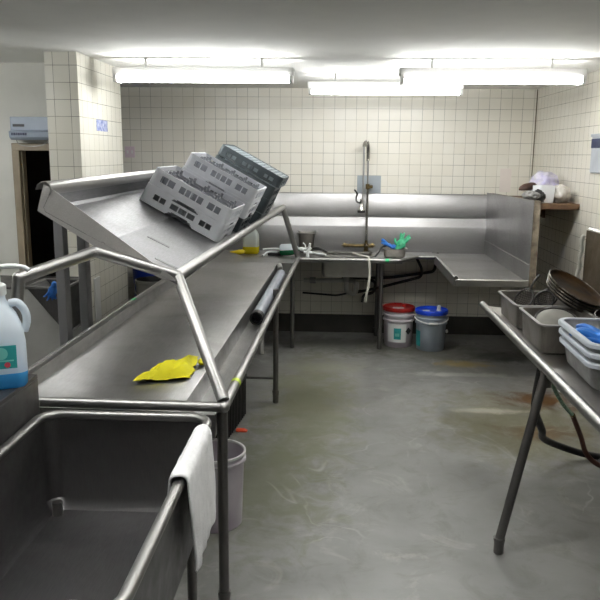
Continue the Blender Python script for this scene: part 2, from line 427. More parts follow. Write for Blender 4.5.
# hat channels that stiffen the underside
for y in (.6, 1.8, 3.0, 4.3): box(bm, (-.80, y, .80), (-.19, y + .08, .8535))
obj('table_top', bm, M['steelT'], table, xf=MT)
def tape_ring(parent, a, b, r, mat, label, xf=None):
    obj('tape', tube(B(), [a, b], r, 16, cap=False), mat, parent, label=label, xf=xf)
bm = B(); tube(bm, [(0, 0, .885), (0, yC, .885)], .020)
r_ = obj('edge_rail', bm, M['tube'], table, xf=MT)
tape_ring(r_, (0, .27, .885), (0, .305, .885), .0212, M['tapeY'], 'lime tape', MT)
bm = B(); tube(bm, [(-.835, 0, .885), (.001, 0, .885)], .0195); blob(bm, (0, 0, .885), (.023, .023, .023), 0, 0, sub=3); obj('end_rail', bm, M['tube'], table, xf=MT)
bm = B(); tube(bm, [(-.852, 0, .925), (-.852, yF - .02, .925)], .019); r_ = obj('back_rail', bm, M['tube'], table, xf=MT)
tape_ring(r_, (-.852, 1.70, .925), (-.852, 1.76, .925), .0202, M['tapeG'], 'green tape', MT)
for y in (.03, 2.60, 4.20):
    for x in (-.060 if y > .1 else -.012, -.80):
        bm = B(); tube(bm, [(x, y, .08), (x, y, .86)], .0205)
        l_ = obj('leg', bm, M['leg'], table, xf=MT)
        bm = B(); lathe(bm, [(.016, 0), (.022, .006), (.022, .05), (.026, .085), (.026, .10)], at((x, y, 0)), 16); obj('foot', bm, M['leg'], l_, xf=MT)
bm = B(); tube(bm, [(-.80, 2.60, .19), (-.06, 2.60, .19)], .009, 10); obj('brace', bm, M['leg'], table, xf=MT)
bm = B(); tube(bm, [(-.80, .03, .25), (-.80, 4.2, .25)], .014, 10); obj('brace', bm, M['leg'], table, xf=MT)

# yellow cloth on the table top
def cloth(name, outline_pts, z0, amp, seed, n=28):
    """a rag: a four-sided patch between outline corners (a b c d), wrinkled"""
    a, b, c, d = [V((*p, 0)) for p in outline_pts]; bm = B(); g = []
    for i in range(n + 1):
        row = []
        for j in range(n + 1):
            u, v = i / n, j / n
            p = (a * (1 - u) + b * u) * (1 - v) + (d * (1 - u) + c * u) * v
            w = noise.noise(V((u * 3.1 + seed, v * 2.6, seed))); w2 = noise.noise(V((u * 8 + seed, v * 7, 3)))
            e = min(u, 1 - u, v, 1 - v)
            p = p + V((noise.noise(V((u * 5, v * 5, seed + 4))), noise.noise(V((u * 5, v * 5, seed + 9))), 0)) * .022
            p.z = z0 + .004 + amp * max(0, (.5 + .8 * w)) * min(1, e * 5 + .1) + .25 * amp * abs(w2)
            row.append(bm.verts.new(p))
        g.append(row)
    for i in range(n):
        for j in range(n): bm.faces.new((g[i][j], g[i + 1][j], g[i + 1][j + 1], g[i][j + 1]))
    return bm
bm = cloth('c', [(-.835, 2.955), (-.60, 3.02), (-.625, 3.36), (-.79, 3.10)], .861, .06, 3)
loft(bm, [rrect(.012, .03, .01, .866, c=(-.585, 3.25)), rrect(.014, .034, .012, .880, c=(-.592, 3.25)), rrect(.006, .02, .005, .888, c=(-.60, 3.25))])
tag(obj('cleaning_cloth', bm, M['yellow'], loc=(-.72, 3.1, .861), mods=[('SOLIDIFY', dict(thickness=.003, offset=1)), ('SUBSURF', dict(levels=1, render_levels=1))], smooth=180), 'crumpled bright yellow cloth lying on the dish table', 'cloth')

# plastic pipe lying in the trough
t = empty('drain_tube', (-.46, 4.6, .762), 'thick grey plastic pipe with a black end lying in the table trough', 'pipe')
A_, E_ = V((-.470, 4.52, .805)), V((-.440, 6.36, .805)); dv = (E_ - A_).normalized()
bm = B(); lathe(bm, [(.036, 0), (.04, .01), (.04, 1.74), (.03, 1.76), (.03, 1.76)], along(A_, dv), 24, False, True); obj('pipe', bm, M['pvc'], t)
bm = B(); lathe(bm, [(.034, -.03), (.043, -.03), (.043, .05), (.0405, .052), (.0405, .01), (.034, .01), (.034, -.03)], along(A_, dv), 24, False, False)
lathe(bm, [(.034, .06), (.0, .061)], along(A_, dv), 24, False, False); obj('end_collar', bm, M['black'], t, label='black end collar')
bm = B(); lathe(bm, [(.02, 0), (.026, .005), (.026, .06), (.02, .065)], along(E_ - dv * .02 + V((-.012, 0, .03)), dv + V((-.3, 0, .5))), 16); obj('elbow', bm, M['pvcW'], t, label='white elbow fitting')

# ================================================================== SOAK SINK in front
soak = empty('soak_sink', (-.8, 2.1, 0), 'deep dark stainless sink with a raised ledge in front of the dish table', 'sink')
sx0, sx1, sy0, sy1 = -1.055, -.44, 1.36, 2.545
bm = B()
c_ = ((sx0 + sx1) / 2, (sy0 + sy1) / 2); hx, hy = (sx1 - sx0) / 2, (sy1 - sy0) / 2
rings = [rrect(hx - .02, hy - .02, .06, .50, c=c_), rrect(hx - .006, hy - .006, .06, .54, c=c_), rrect(hx, hy, .06, .868, c=c_), rrect(hx - .004, hy - .004, .056, .868, c=c_),
         rrect(hx - .01, hy - .01, .055, .545, c=c_), rrect(hx - .04, hy - .04, .05, .508, c=c_)]
loft(bm, rings); obj('basin', bm, M['steelD'], soak)
rim = [V((p.x, p.y, .868)) for p in rrect(hx + .002, hy + .002, .07, .868, 6, c=c_)]
bm = B(); tube(bm, rim, .017, 12, True); obj('rim', bm, M['tube'], soak)
bm = B(); box(bm, (-1.80, 1.36, 1.0), (-1.078, 2.56, 1.018)); box(bm, (-1.084, 1.36, .50), (-1.078, 2.56, 1.0)); box(bm, (-1.80, 1.36, .95), (-1.794, 2.56, 1.0)); obj('drainboard', bm, M['steelD'], soak, .003)
for x in (sx0 + .06, sx1 - .06):
    for y in (sy0 + .08, sy1 - .08):
        bm = B(); tube(bm, [(x, y, .0), (x, y, .56)], .019); obj('leg', bm, M['leg'], soak)
for y in (1.45, 2.46):
    bm = B(); tube(bm, [(-1.76, y, 0), (-1.76, y, 1.001)], .019); obj('leg', bm, M['leg'], soak)
bm = B(); lathe(bm, [(.045, .509), (.045, .513), (.03, .513), (.028, .511)], at((-.75, 1.9, 0)), 24); obj('drain', bm, M['chrome'], soak)

# towel over the right rim
bm = B(); g = []
n, k = 22, 26
for i in range(n + 1):
    v = i / n; row = []
    y = 1.98 + .42 * v
    for j in range(k + 1):
        s = j / k * 2 - 1                      # -1 outside hem .. 1 inside hem
        hang = .30 if s < 0 else .26
        th = max(-1, min(1, s * 3)) * pi / 2
        R = .0225
        x = -.438 - R * sin(th) * (1) ; z = .868 + R * cos(th)
        if abs(s) > 1 / 3: z -= (abs(s) - 1 / 3) * 1.5 * hang
        sg = 1 if s < 0 else -1
        if abs(s) > 1 / 3: x += sg * (abs(s) - 1 / 3) * (.02 + .03 * abs(noise.noise(V((v * 4, s, 2)))))
        yy = y + .012 * noise.noise(V((s * 3, v * 2, 8))) + (v - .5) * -.05 * abs(s)
        row.append(bm.verts.new((x + sg * max(0, .006 * noise.noise(V((v * 9, s * 5, 1)))), yy, z + .003)))
    g.append(row)
for i in range(n):
    for j in range(k): bm.faces.new((g[i][j], g[i + 1][j], g[i + 1][j + 1], g[i][j + 1]))
tag(obj('towel', bm, M['towel'], loc=(-.44, 2.28, .868), smooth=180, mods=[('SOLIDIFY', dict(thickness=.010, offset=1)), ('SUBSURF', dict(levels=1, render_levels=1))]), 'white terry towel hanging over the right rim of the front sink', 'towel')

# big pump bottle on the drainboard
b0 = V((-1.150, 2.44, 1.018))
BM = at(b0) @ Matrix.Rotation(radians(26), 4, 'Z')
bot = empty('pump_bottle', b0, 'milky pump bottle with blue liquid on the ledge left of the front sink', 'bottle')
S = [(.070, .070, .03, 0), (.078, .078, .034, .012), (.080, .080, .036, .05), (.080, .080, .036, .055), (.079, .079, .036, .16), (.074, .074, .04, .20), (.056, .056, .04, .25), (.034, .034, .034, .285), (.024, .024, .024, .305), (.024, .024, .024, .33)]
bm = B(); loft(bm, [rrect(*s) for s in S[3:]], False, True); obj('body', bm, M['milk'], bot, xf=BM)
bm = B(); loft(bm, [rrect(*s) for s in S[:4]], True, True); obj('liquid', bm, M['liqB'], bot, label='blue liquid', xf=BM)
bm = B(); tube(bm, smooth_path([(.034, -.012, .288), (.060, -.016, .290), (.082, -.018, .262), (.088, -.018, .225), (.078, -.012, .188)]), [.014] * 24 + [.014], 12); obj('handle', bm, M['milk'], bot, xf=BM)
bm = B(); lathe(bm, [(.027, .318), (.029, .322), (.029, .352), (.022, .358), (.012, .362), (.012, .395), (.017, .40), (.019, .42), (.012, .428)], None, 20)
tube(bm, smooth_path([(0, 0, .412), (.04, -.01, .418), (.085, -.02, .414), (.105, -.025, .402)]), [.009] * 10 + [.008] * 8 + [.006], 10); obj('pump', bm, M['pump'], bot, xf=BM)
lab = obj('label', box(B(), (-.055, -.0815, .075), (.045, -.0795, .155)), M['teal'], bot, label='teal label with red marks', xf=BM)
bm = B(); lathe(bm, [(.022, 0), (.022, .0007)], along((-.005, -.0815, .128), (0, -1, 0)), 20); box(bm, (-.045, -.0822, .10), (.035, -.0815, .105)); obj('print', bm, M['tealL'], lab, xf=BM)
for x in (-.028, .014):
    bm = B(); lathe(bm, [(.010, 0), (.010, .0008)], along((x, -.0815, .088), (0, -1, 0)), 14); obj('print', bm, M['pink'], lab, label='red round mark', xf=BM)

# ================================================================== RACK SHELF
TH = radians(28.6); Sv = V((cos(TH), 0, -sin(TH))); Nv = V((sin(TH), 0, cos(TH)))
def PL(Y, s=0, n=0): return V((-.65 + .030 * (Y - 4.1), Y, 1.327 + .008 * (Y - 4.1))) + Sv * s + Nv * n
Y0, Y1 = 2.96, 6.55
shelf = empty('rack_shelf', (-.9, 3.0, .95), 'slanted stainless rack shelf on bent tubes above the dish table', 'shelf')
bm = B()
prof = [(-.568, .075), (-.567, .012), (-.555, 0), (-.30, 0), (-.295, .004), (-.285, .004), (-.28, 0), (.055, 0), (.065, .012)]
extr(bm, prof, 0, 0, .003, lambda s, n: PL(Y0, s, n), lambda s, n: PL(Y1, s, n))
obj('tray', bm, M['steelR'], shelf)
for Y, hh in ((Y0, .1), (Y1, .05)):
    bm = loft(B(), [[PL(Y + d, s, n) for s, n in ((-.61, .10), (-.585, -.014), (-.3, -.03), (.0, -.012), (.05, .012))] for d in (0, .004)])
    obj('end_plate', bm, M['steelP'], shelf)
bm = B(); rollp = [(-.625, .062), (-.628, .085), (-.618, .103), (-.600, .112), (-.580, .108), (-.568, .092), (-.566, .07)]
extr(bm, rollp, 0, 0, .003, lambda s, n: PL(Y0 - .012, s, n), lambda s, n: PL(Y1, s, n)); obj('back_roll', bm, M['tube'], shelf)
for a_, b_, y_ in ((-.045, -.03, 3.14), (-.17, -.155, 3.42)):
    bm = loft(B(), [[PL(y_ + dy, s_, n_) for dy, s_ in ((0, a_ - .06), (.02, a_ - .065), (.05, b_ + .03), (.02, b_ + .035))] for n_ in (.0004, .0016)])
    obj('slot', bm, M['black'], shelf, label='dark slot')
RN, RF = V((-.645, 3.01, 1.318)), V((-.447, 6.55, 1.358))
bm = B()
tube(bm, fillet([RN, RF], .02), .0245); blob(bm, RN, (.0255,) * 3, 0, 0, sub=3); blob(bm, RF, (.0255,) * 3, 0, 0, sub=3)
obj('front_rail', bm, M['tube'], shelf)
bm = B(); tube(bm, [V((-.402, 2.635, .905)), RN], .024); obj('post', bm, M['tube'], shelf)
bm = B(); tube(bm, [V((-.316, 6.66, .905)), RF], .024); obj('post', bm, M['tube'], shelf)
bm = B(); RG = V((-.945, 2.88, 1.432)); PT = V((-1.185, 2.70, 1.352))
tube(bm, [RN, RG], .0245); tube(bm, [RG, PT], .0245)
for q in (RG, PT): blob(bm, q, (.025,) * 3, 0, 0, sub=3)
lathe(bm, [(.012, 0), (.012, .006), (.006, .009)], along(RG + V((.004, -.019, -.008)), (.1, -1, -.2)), 14)
tube(bm, [PT, V((-1.235, 2.66, .94))], .024)
obj('end_frame', bm, M['tube'], shelf)
for x, y in ((-1.305, 3.47), (-1.305, 3.78)):
    bm = B(); zt = PL(y, -.57, -.004).z - .008
    box(bm, (x - .022, y - .035, 0), (x + .022, y + .035, zt)); box(bm, (x + .022, y - .02, zt - .035), (PL(y, -.555).x, y + .02, zt - .002)); obj('upright', bm, M['post'], shelf, .004)

# ------------------------------------------------------------------ dish racks
def ring_panel(bm, half, z0, z1, hole, t=.006, rc=.03, cell=.0065, flare=0.):
    """rounded-square wall band with real openings; hole(a, z) -> True where open (a runs along each side)"""
    side = 2 * (half - rc); arc = rc * pi / 2; per = 4 * (side + arc)
    n = int(per / cell) // 4 * 4; m = max(2, round((z1 - z0) / cell))
    def pos(u):
        u %= per; k = int(u // (side + arc)); w = u - k * (side + arc)
        if w < side: p = V((-half + rc + w, -half)); nn = V((0., -1.)); a = w - side / 2
        else:
            th = (w - side) / rc; c = V((half - rc, -half + rc)); nn = V((sin(th), -cos(th))); p = c + nn * rc; a = 9.
        R = Matrix.Rotation(k * pi / 2, 2); return R @ p, R @ nn, a
    st = [pos(i * per / n) for i in range(n)]; mid = [pos((i + .5) * per / n)[2] for i in range(n)]
    zs = [z0 + (z1 - z0) * j / m for j in range(m + 1)]
    keep = [[not hole(mid[i], (zs[j] + zs[j + 1]) / 2) for j in range(m)] for i in range(n)]
    vo, vi = {}, {}
    def vert(d, i, j, off):
        i %= n
        if (i, j) not in d:
            p, nn, _ = st[i]; q = p - nn * off + nn * flare * (zs[j] - z0) ; d[(i, j)] = bm.verts.new((q.x, q.y, zs[j]))
        return d[(i, j)]
    for i in range(n):
        for j in range(m):
            if not keep[i][j]: continue
            c = ((i, j), (i + 1, j), (i + 1, j + 1), (i, j + 1))
            bm.faces.new([vert(vo, *q, 0) for q in c]); bm.faces.new([vert(vi, *q, t) for q in c[::-1]])
            for (di, dj), (p, q) in (((0, -1), (0, 1)), ((1, 0), (1, 2)), ((0, 1), (2, 3)), ((-1, 0), (3, 0))):
                jj = j + dj; ii = (i + di) % n
                if 0 <= jj < m and keep[ii][jj]: continue
                bm.faces.new((vert(vo, *c[p], 0), vert(vi, *c[p], t), vert(vi, *c[q], t), vert(vo, *c[q], 0)))
    return bm
def wins(a, z, spans, z0, z1, bar=.006):
    if not z0 < z < z1: return False
    for a0, a1, k in spans:
        if a0 < a < a1:
            w = (a1 - a0) / k; f = (a - a0) % w
            return bar / 2 < f < w - bar / 2
    return False
def hole_low(a, z):
    if abs(a) > 1: return False
    if abs(a) < .085 and z < .026 * (1 - (a / .085) ** 4): return True
    if wins(a, z, [(-.185, -.105, 2), (-.078, .078, 3), (.105, .185, 2)], .040, .072): return True
    return abs(a) < .08 and .080 < z < .104 - .016 * (abs(a) / .08) ** 3
def hole_up(a, z):
    return abs(a) < 1 and wins(a, z, [(-.19, -.10, 2), (-.075, .075, 4), (.10, .19, 2)], .138, .178, .007)
def hole_thin(a, z):
    return abs(a) < 1 and (wins(a, z, [(-.19, -.11, 2), (-.07, .07, 3), (.11, .19, 2)], .02, .045, .01))
def make_rack(H, mat, mat2, label, two=True, flipped=False):
    t = empty('dish_rack', (0, 0, 0), label, 'dish rack', 'dish racks on the slanted shelf')
    if two:
        obj('base_wall', ring_panel(B(), .25, 0, .108, hole_low, flare=-.02), mat, t)
        obj('extender', ring_panel(B(), .2455, .1085, H, hole_up if H > .16 else (lambda a, z: False), flare=-.03), mat, t)
    else:
        obj('base_wall', ring_panel(B(), .25, 0, H, hole_thin if flipped else hole_low, flare=-.02), mat, t)
    bm = B(); zb = (H - .010) if flipped else .002
    for i in range(-6, 7):
        c = i * .036; box(bm, (c - .0035, -.238, zb), (c + .0035, .238, zb + .007)); box(bm, (-.238, c - .0035, zb), (.238, c + .0035, zb + .007))
    obj('base_grid', bm, mat2, t, smooth=0)
    bm = B(); zt = H - .008
    for i in range(-2, 3):
        c = i * .095 - .0 if flipped else i * .094
        for lo, hi in ((.012, zt - (.0 if flipped else .022)),):
            box(bm, (c - .0022, -.236, lo), (c + .0022, .236, hi)); box(bm, (-.236, c - .0022, lo), (.236, c + .0022, hi))
        for j in range(-2, 3):
            d = j * .094; box(bm, (c - .007, d - .007, .010), (c + .007, d + .007, zt + .004))
    obj('divider_grid', bm, mat2, t, smooth=0)
    return t
def rackM(Yn, s, n, yaw=-.03, H0=0):
    R = (Matrix.Rotation(yaw, 3, 'Z') @ Matrix.Rotation(TH, 3, 'Y'))
    c = PL(Yn, s, n + H0); return at(c - R @ V((.25, -.25, 0))) @ R.to_4x4()
def place(o, m): o.matrix_world = m; W[o] = m; return o
GR = 'dish racks on the slanted shelf'
ra = place(make_rack(.205, M['rack'], M['rackShade'], 'pale grey two-tier dish rack nearest on the slanted shelf, lowest in the row'), rackM(4.08, .0, .004))
dup(ra, rackM(4.66, .020, .102), 'pale grey two-tier dish rack in the middle of the row, behind the nearest rack', GR)
rd = place(make_rack(.095, M['rackD'], M['rackDI'], 'slate grey dish rack under the middle pale grey rack', False), rackM(4.66, .020, .004))
dup(rd, rackM(5.27, .068, .004), 'slate grey dish rack at the bottom of the farthest stack', GR)
rb = make_rack(.205, M['rackD'], M['rackDI'], 'slate grey two-tier dish rack in the middle of the farthest stack')
place(rb, rackM(5.27, .068, .108))
place(make_rack(.078, M['rackD'], M['rackDI'], 'thin dark slate dish rack on top of the farthest stack, highest of all', False, True), rackM(5.28, .078, .322))

# ================================================================== BACK SINK COUNTER
cnt = empty('sink_counter', (.6, 7.1, 0), 'stainless back counter with a sink, high splash and drainboard along the tiled wall', 'counter')
zc = .862
bm = B()
hx0, hx1, hy0, hy1 = -.10, .385, 6.98, 7.29
for lo, hi in (((-.305, 6.70), (hx0, 7.42)), ((hx1, 6.70), (.64, 7.42)), ((hx0, 6.70), (hx1, hy0)), ((hx0, hy1), (hx1, 7.42))):
    box(bm, (*lo, zc - .004), (*hi, zc))
prism(bm, [(.64, 6.70, zc - .004), (.80, 6.955, zc - .004), (1.0, 6.955, zc - .004), (1.0, 7.42, zc - .004), (.64, 7.42, zc - .004)], (0, 0, .004))
box(bm, (1.0, 5.74, zc - .012), (1.53, 7.42, zc - .008)); 
box(bm, (-.305, 6.70, zc - .016), (.64, 6.704, zc))
obj('counter_top', bm, M['steelT'], cnt)
bm = B()
tube(bm, fillet([(-.31, 6.685, .876), (.63, 6.69, .876), (.80, 6.945, .876), (.995, 6.955, .876)], .03), .0165, 12)
obj('front_roll', bm, M['tube'], cnt)
tape_ring(cnt, (.485, 6.689, .876), (.52, 6.69, .876), .0178, M['tapeG'], 'green tape')
bm = B()
extr(bm, [(-.035, -.045), (-.03, .025), (-.012, .035), (.0, .028), (.012, -.006), (.03, -.01)], 0, 0, .004, lambda a, b: V((.985 + a, 5.735, zc + b)), lambda a, b: V((1.0 + a, 6.96, zc + b)))
obj('side_lip', bm, M['tube'], cnt)
bm = B(); box(bm, (.965, 5.725, zc - .045), (1.532, 5.74, zc + .002)); tube(bm, [(.97, 5.735, zc), (1.53, 5.735, zc)], .010, 10); obj('front_lip', bm, M['steel'], cnt)
# basin
bm = B(); mx, my = (hx0 + hx1) / 2, (hy0 + hy1) / 2; ax, ay = (hx1 - hx0) / 2, (hy1 - hy0) / 2
container(bm, [(ax - .012, ay - .012, .04, .665), (ax, ay, .04, .70), (ax, ay, .04, zc + .002), (ax + .02, ay + .02, .05, zc + .004), (ax + .022, ay + .022, .05, zc + .014), (ax + .008, ay + .008, .045, zc + .016)], .004, at((mx, my, 0)))
obj('basin', bm, M['steel'], cnt)
# splash: lower sheet, sloping ledge, upper sheet; it runs on behind the dish table
bm = B()
extr(bm, [(7.425, zc - .01), (7.425, 1.112), (7.429, 1.122), (7.455, 1.184), (7.460, 1.20), (7.478, 1.21), (7.478, 1.432), (7.484, 1.44), (7.497, 1.44)], 0, 0, -.003, lambda a, b: V((-1.26, a, b)), lambda a, b: V((1.53, a, b)))
obj('back_splash', bm, M['steelS'], cnt)
bm = B()
ps = [(5.72, zc - .05), (7.47, zc - .05), (7.47, 1.462), (5.72, 1.492)]
loft(bm, [[V((x, y, z)) for y, z in ps] for x in (1.53, 1.534)])
loft(bm, [[V((1.529, y, z)) for y, z in ((5.72, .985), (7.42, .985), (7.42, .995), (5.72, .995))], [V((1.522, y, z)) for y, z in ((5.72, .988), (7.42, .988), (7.42, .992), (5.72, .992))]])
obj('side_splash', bm, M['steelS'], cnt)
bm = B(); loft(bm, [[V((x, y, z)) for y, z in ((5.725, zc - .045), (7.47, zc - .045), (7.47, 1.46), (5.725, 1.488))] for x in (1.5345, 1.585)]); obj('splash_core', bm, M['edge'], cnt, label='worn edge board behind the side splash')
for x, y in ((.462, 6.84), (.462, 7.36)):
    bm = B(); tube(bm, [(x, y, .07), (x, y, zc - .004)], .021); l_ = obj('leg', bm, M['leg'], cnt)
    bm = B(); lathe(bm, [(.017, 0), (.023, .006), (.023, .05), (.027, .08), (.027, .09)], at((x, y, 0)), 16); obj('foot', bm, M['leg'], l_)

# pre-rinse faucet
fx, fy = .338, 7.365
fau = empty('pre_rinse_faucet', (fx, fy, zc), 'tall chrome pre-rinse tap with a black sprayer rising behind the sink', 'faucet')
bm = B(); lathe(bm, [(.03, 0), (.032, .01), (.022, .02), (.02, .045), (.028, .055), (.028, .085), (.016, .095), (.014, .12)], at((fx, fy, zc)), 20)
tube(bm, [(fx - .22, fy, zc + .065), (fx + .06, fy, zc + .065)], .017, 12); tube(bm, [(fx, fy, zc + .065), (fx, fy - .06, zc + .075), (fx, fy - .13, zc + .07)], .012, 10)
obj('valve_body', bm, M['brass'], fau)
for s in (-.27, .075):
    bm = B(); lathe(bm, [(.014, 0), (.02, .006), (.022, .02), (.01, .026)], along((fx + s * .8, fy - .012, zc + .07), (0, -1, .1)), 12); box(bm, (fx + s * .8 - .03, fy - .05, zc + .066), (fx + s * .8 + .03, fy - .038, zc + .078)); obj('handle', bm, M['brass'], fau)
bm = B(); tube(bm, [(fx, fy, zc + .1), (fx, fy, 1.52)], .0125, 12); obj('riser', bm, M['chrome'], fau)
bm = B(); pts = smooth_path([(fx, fy, 1.5), (fx - .002, fy, 1.70), (fx - .004, fy - .01, 1.84), (fx - .012, fy - .03, 1.925), (fx - .030, fy - .06, 1.942), (fx - .046, fy - .09, 1.905), (fx - .048, fy - .10, 1.80), (fx - .048, fy - .11, 1.65), (fx - .05, fy - .12, 1.50), (fx - .05, fy - .13, 1.36)], 14)
half = len(pts) * 5 // 9
tube(bm, pts, .009, 10); obj('hose', bm, M['galv'], fau)
# spring coil over the upper hose
bm = B(); coil = []; up = V((0, 1, 0))
for i in range(int(len(pts) * .16), int(len(pts) * .56)):
    for k in range(10):
        f = i + k / 10; a = pts[i]; b = pts[min(i + 1, len(pts) - 1)]; p = a.lerp(b, k / 10); tdir = (b - a).normalized(); s_ = tdir.cross(V((0, 1, .2))).normalized(); u_ = s_.cross(tdir)
        th = 2 * pi * k / 10; coil.append(p + (s_ * cos(th) + u_ * sin(th)) * .0155)
tube(bm, coil, .0036, 5); obj('spring', bm, M['chrome'], fau)
bm = B(); box(bm, (fx - .012, fy - .012, 1.498), (fx + .05, YB - .02, 1.528)); lathe(bm, [(.02, 0), (.02, .05)], at((fx, fy, 1.49)), 16); obj('wall_bracket', bm, M['brass'], fau, .004)
hp = V((fx - .05, fy - .13, 1.36))
bm = B(); lathe(bm, [(.013, .06), (.016, .03), (.016, -.01), (.03, -.03), (.036, -.05), (.036, -.062), (.02, -.064)], at(hp + V((-.012, -.01, -.02))), 18); obj('spray_head', bm, M['chrome'], fau)
bm = B(); lathe(bm, [(.037, 0), (.039, .006), (.039, .02), (.036, .024)], at(hp + V((-.012, -.01, -.092))), 18); obj('spray_ring', bm, M['rubber'], fau, label='black rubber ring')
bm = B(); tube(bm, smooth_path([hp + V((-.02, 0, 0)), hp + V((-.06, -.005, .015)), hp + V((-.065, -.01, .06)), hp + V((-.055, -.01, .09)), hp + V((-.085, -.015, .13))], 6), .0085, 10); obj('spray_handle', bm, M['rubber'], fau, label='black curved squeeze handle')
bm = B(); box(bm, (.238, YB - .012, 1.378), (.475, YB - .001, 1.618)); tag(obj('wall_panel', bm, M['plate'], loc=(.356, YB, 1.5), bevel=.003), 'square blue-grey plate on the tiled wall behind the tap', 'wall plate')

# things standing on the counter ------------------------------------------------
def pan_vessel(name, c, hx, hy, h, label, cat='pan', mat='panS', r=.03, rim=.014, yaw=0, group=None, taper=.012):
    t = empty(name, c, label, cat, group)
    m = at(c) @ Matrix.Rotation(yaw, 4, 'Z')
    bm = B(); container(bm, [(hx - taper - .01, hy - taper - .01, r, 0), (hx - taper, hy - taper, r, .01), (hx - .003, hy - .003, r, h - .006), (hx, hy, r, h - .002)], .0025, m)
    obj('body', bm, M[mat], t)
    bm = B()
    o = rrect(hx + rim, hy + rim, r + rim, 0); i_ = rrect(hx - .004, hy - .004, r, 0)
    rings = [[p + V((0, 0, h - .001)) for p in i_], [p + V((0, 0, h + .002)) for p in i_], [p + V((0, 0, h + .002)) for p in o], [p + V((0, 0, h - .006)) for p in o], [p + V((0, 0, h - .006)) for p in rrect(hx + rim - .003, hy + rim - .003, r + rim, 0)], [p + V((0, 0, h - .001)) for p in rrect(hx + rim - .004, hy + rim - .004, r + rim, 0)]]
    rings.append(rings[0]); loft(bm, [[m @ p for p in q] for q in rings], False, False)
    obj('rim', bm, M['tube'], t); return t
def glove(name, c, m, mat, label, seed, curl=.4, loc=None):
    bm = B(); rnd = random.Random(seed)
    blob(bm, (0, 0, 0), (.045, .05, .020), seed, .3, 2.2, 3)
    blob(bm, (0, -.065, .004), (.036, .035, .022), seed + 1, .35, 2.5, 3)
    for k in range(4):
        a = radians(-24 + 16 * k + rnd.uniform(-6, 6)); L = (.07, .082, .086, .07)[3 - k]
        p = V((.030 - .02 * (3 - k) , .035, 0)); d = V((sin(a), cos(a), rnd.uniform(0, .5))); e = V((rnd.uniform(-.4, .4), 0, -curl - rnd.uniform(0, .5)))
        path = smooth_path([p, p + d * L * .45, p + d * L * .8 + e * L * .15, p + d * L * 1.0 + e * L * .5], 4); nn = len(path)
        tube(bm, path, [.0125 - .004 * i / nn for i in range(nn)], 8)
    path = smooth_path([(-.035, -.02, 0), (-.065, .0, .006), (-.078, .028, .01)], 4); tube(bm, path, .012, 8)
    M4 = at(c) @ m.to_4x4(); bm.transform(M4)
    return tag(obj(name, bm, mat, loc=c, smooth=180, mods=[('REMESH', dict(mode='VOXEL', voxel_size=.0055, use_smooth_shade=True)), ('SMOOTH', dict(factor=.5, iterations=2))]), label, 'glove')
R3 = lambda x, y, z: Matrix.Rotation(radians(z), 3, 'Z') @ Matrix.Rotation(radians(y), 3, 'Y') @ Matrix.Rotation(radians(x), 3, 'X')

pan_vessel('steel_pan', (.595, 7.04, zc), .108, .085, .085, 'small stainless pan holding blue and green gloves on the back counter')
glove('rubber_glove', (.565, 7.03, zc + .105), R3(20, -15, 100), M['gloveB'], 'blue glove in the small pan on the back counter', 11, .3)
glove('rubber_glove', (.655, 7.035, zc + .125), R3(55, 20, -30), M['gloveG'], 'green glove in the small pan on the back counter', 12, .1)
t = empty('scrub_brush', (.47, 7.04, zc), 'black handled brush leaning on the small pan on the back counter', 'brush')
bm = B(); tube(bm, smooth_path([(.405, 6.94, zc + .012), (.435, 6.955, zc + .05), (.475, 6.98, zc + .102), (.55, 7.02, zc + .118)]), .009, 10); obj('handle', bm, M['rubber'], t)
bm = B(); blob(bm, (.555, 7.025, zc + .115), (.03, .02, .014), 1, .1, sub=3); obj('head', bm, M['black'], t)

pan_vessel('steel_container', (-.258, 7.30, zc), .085, .08, .20, 'tall square stainless container against the back splash', 'container', taper=.02)
# yellow jug
j0 = V((-.80, 7.17, zc))
jug = empty('spray_jug', j0, 'clear plastic jug with yellow liquid in the far table corner', 'jug')
S = [(.07, .06, .03, 0), (.078, .066, .03, .01), (.078, .066, .03, .068), (.078, .066, .03, .07), (.078, .066, .034, .17), (.066, .058, .04, .21), (.04, .036, .034, .24), (.022, .022, .022, .255), (.022, .022, .022, .275)]
bm = B(); loft(bm, [rrect(*s) for s in S[3:]], False, True); obj('body', bm, M['milkY'], jug, xf=at(j0))
bm = B(); loft(bm, [rrect(*s) for s in S[:4]]); obj('liquid', bm, M['liqY'], jug, label='yellow liquid', xf=at(j0))
bm = B(); lathe(bm, [(.025, .265), (.026, .27), (.026, .292), (.02, .296)], at(j0), 18); obj('cap', bm, M['pump'], jug)
t = empty('spray_nozzle', (-.93, 7.09, zc), 'yellow spray trigger lying left of the clear jug', 'spray nozzle')
bm = B(); A_ = V((-.875, 7.05, zc + .025)); lathe(bm, [(.012, 0), (.024, .004), (.026, .03), (.02, .045), (.014, .07), (.008, .10), (.006, .115)], along(A_, (-1, -.15, .02)), 16)
blob(bm, A_ + V((.0, -.0, .003)), (.03, .022, .024), 2, .15, sub=3); obj('body', bm, M['yel'], t)
# green spray bottle lying down
g0 = V((-.50, 7.0, zc + .058)); gd = V((1, -.10, .06)).normalized(); gm = along(g0, gd)
t = empty('spray_bottle', (-.42, 6.98, zc), 'spray bottle of green liquid lying on its side in the table corner', 'spray bottle')
prof = [(.02, -.005), (.044, 0), (.056, .012), (.056, .10), (.05, .125), (.032, .165), (.017, .185), (.016, .20)]
def halfbody(up):
    bm = B(); rings = []
    for r, z in prof:
        ring = []
        for k in range(13):
            a = pi * k / 12 * (1 if up else -1); ring.append(gm @ V((r * cos(a), r * sin(a), z)))
        rings.append(ring)
    return loft(bm, rings, True, True, True)
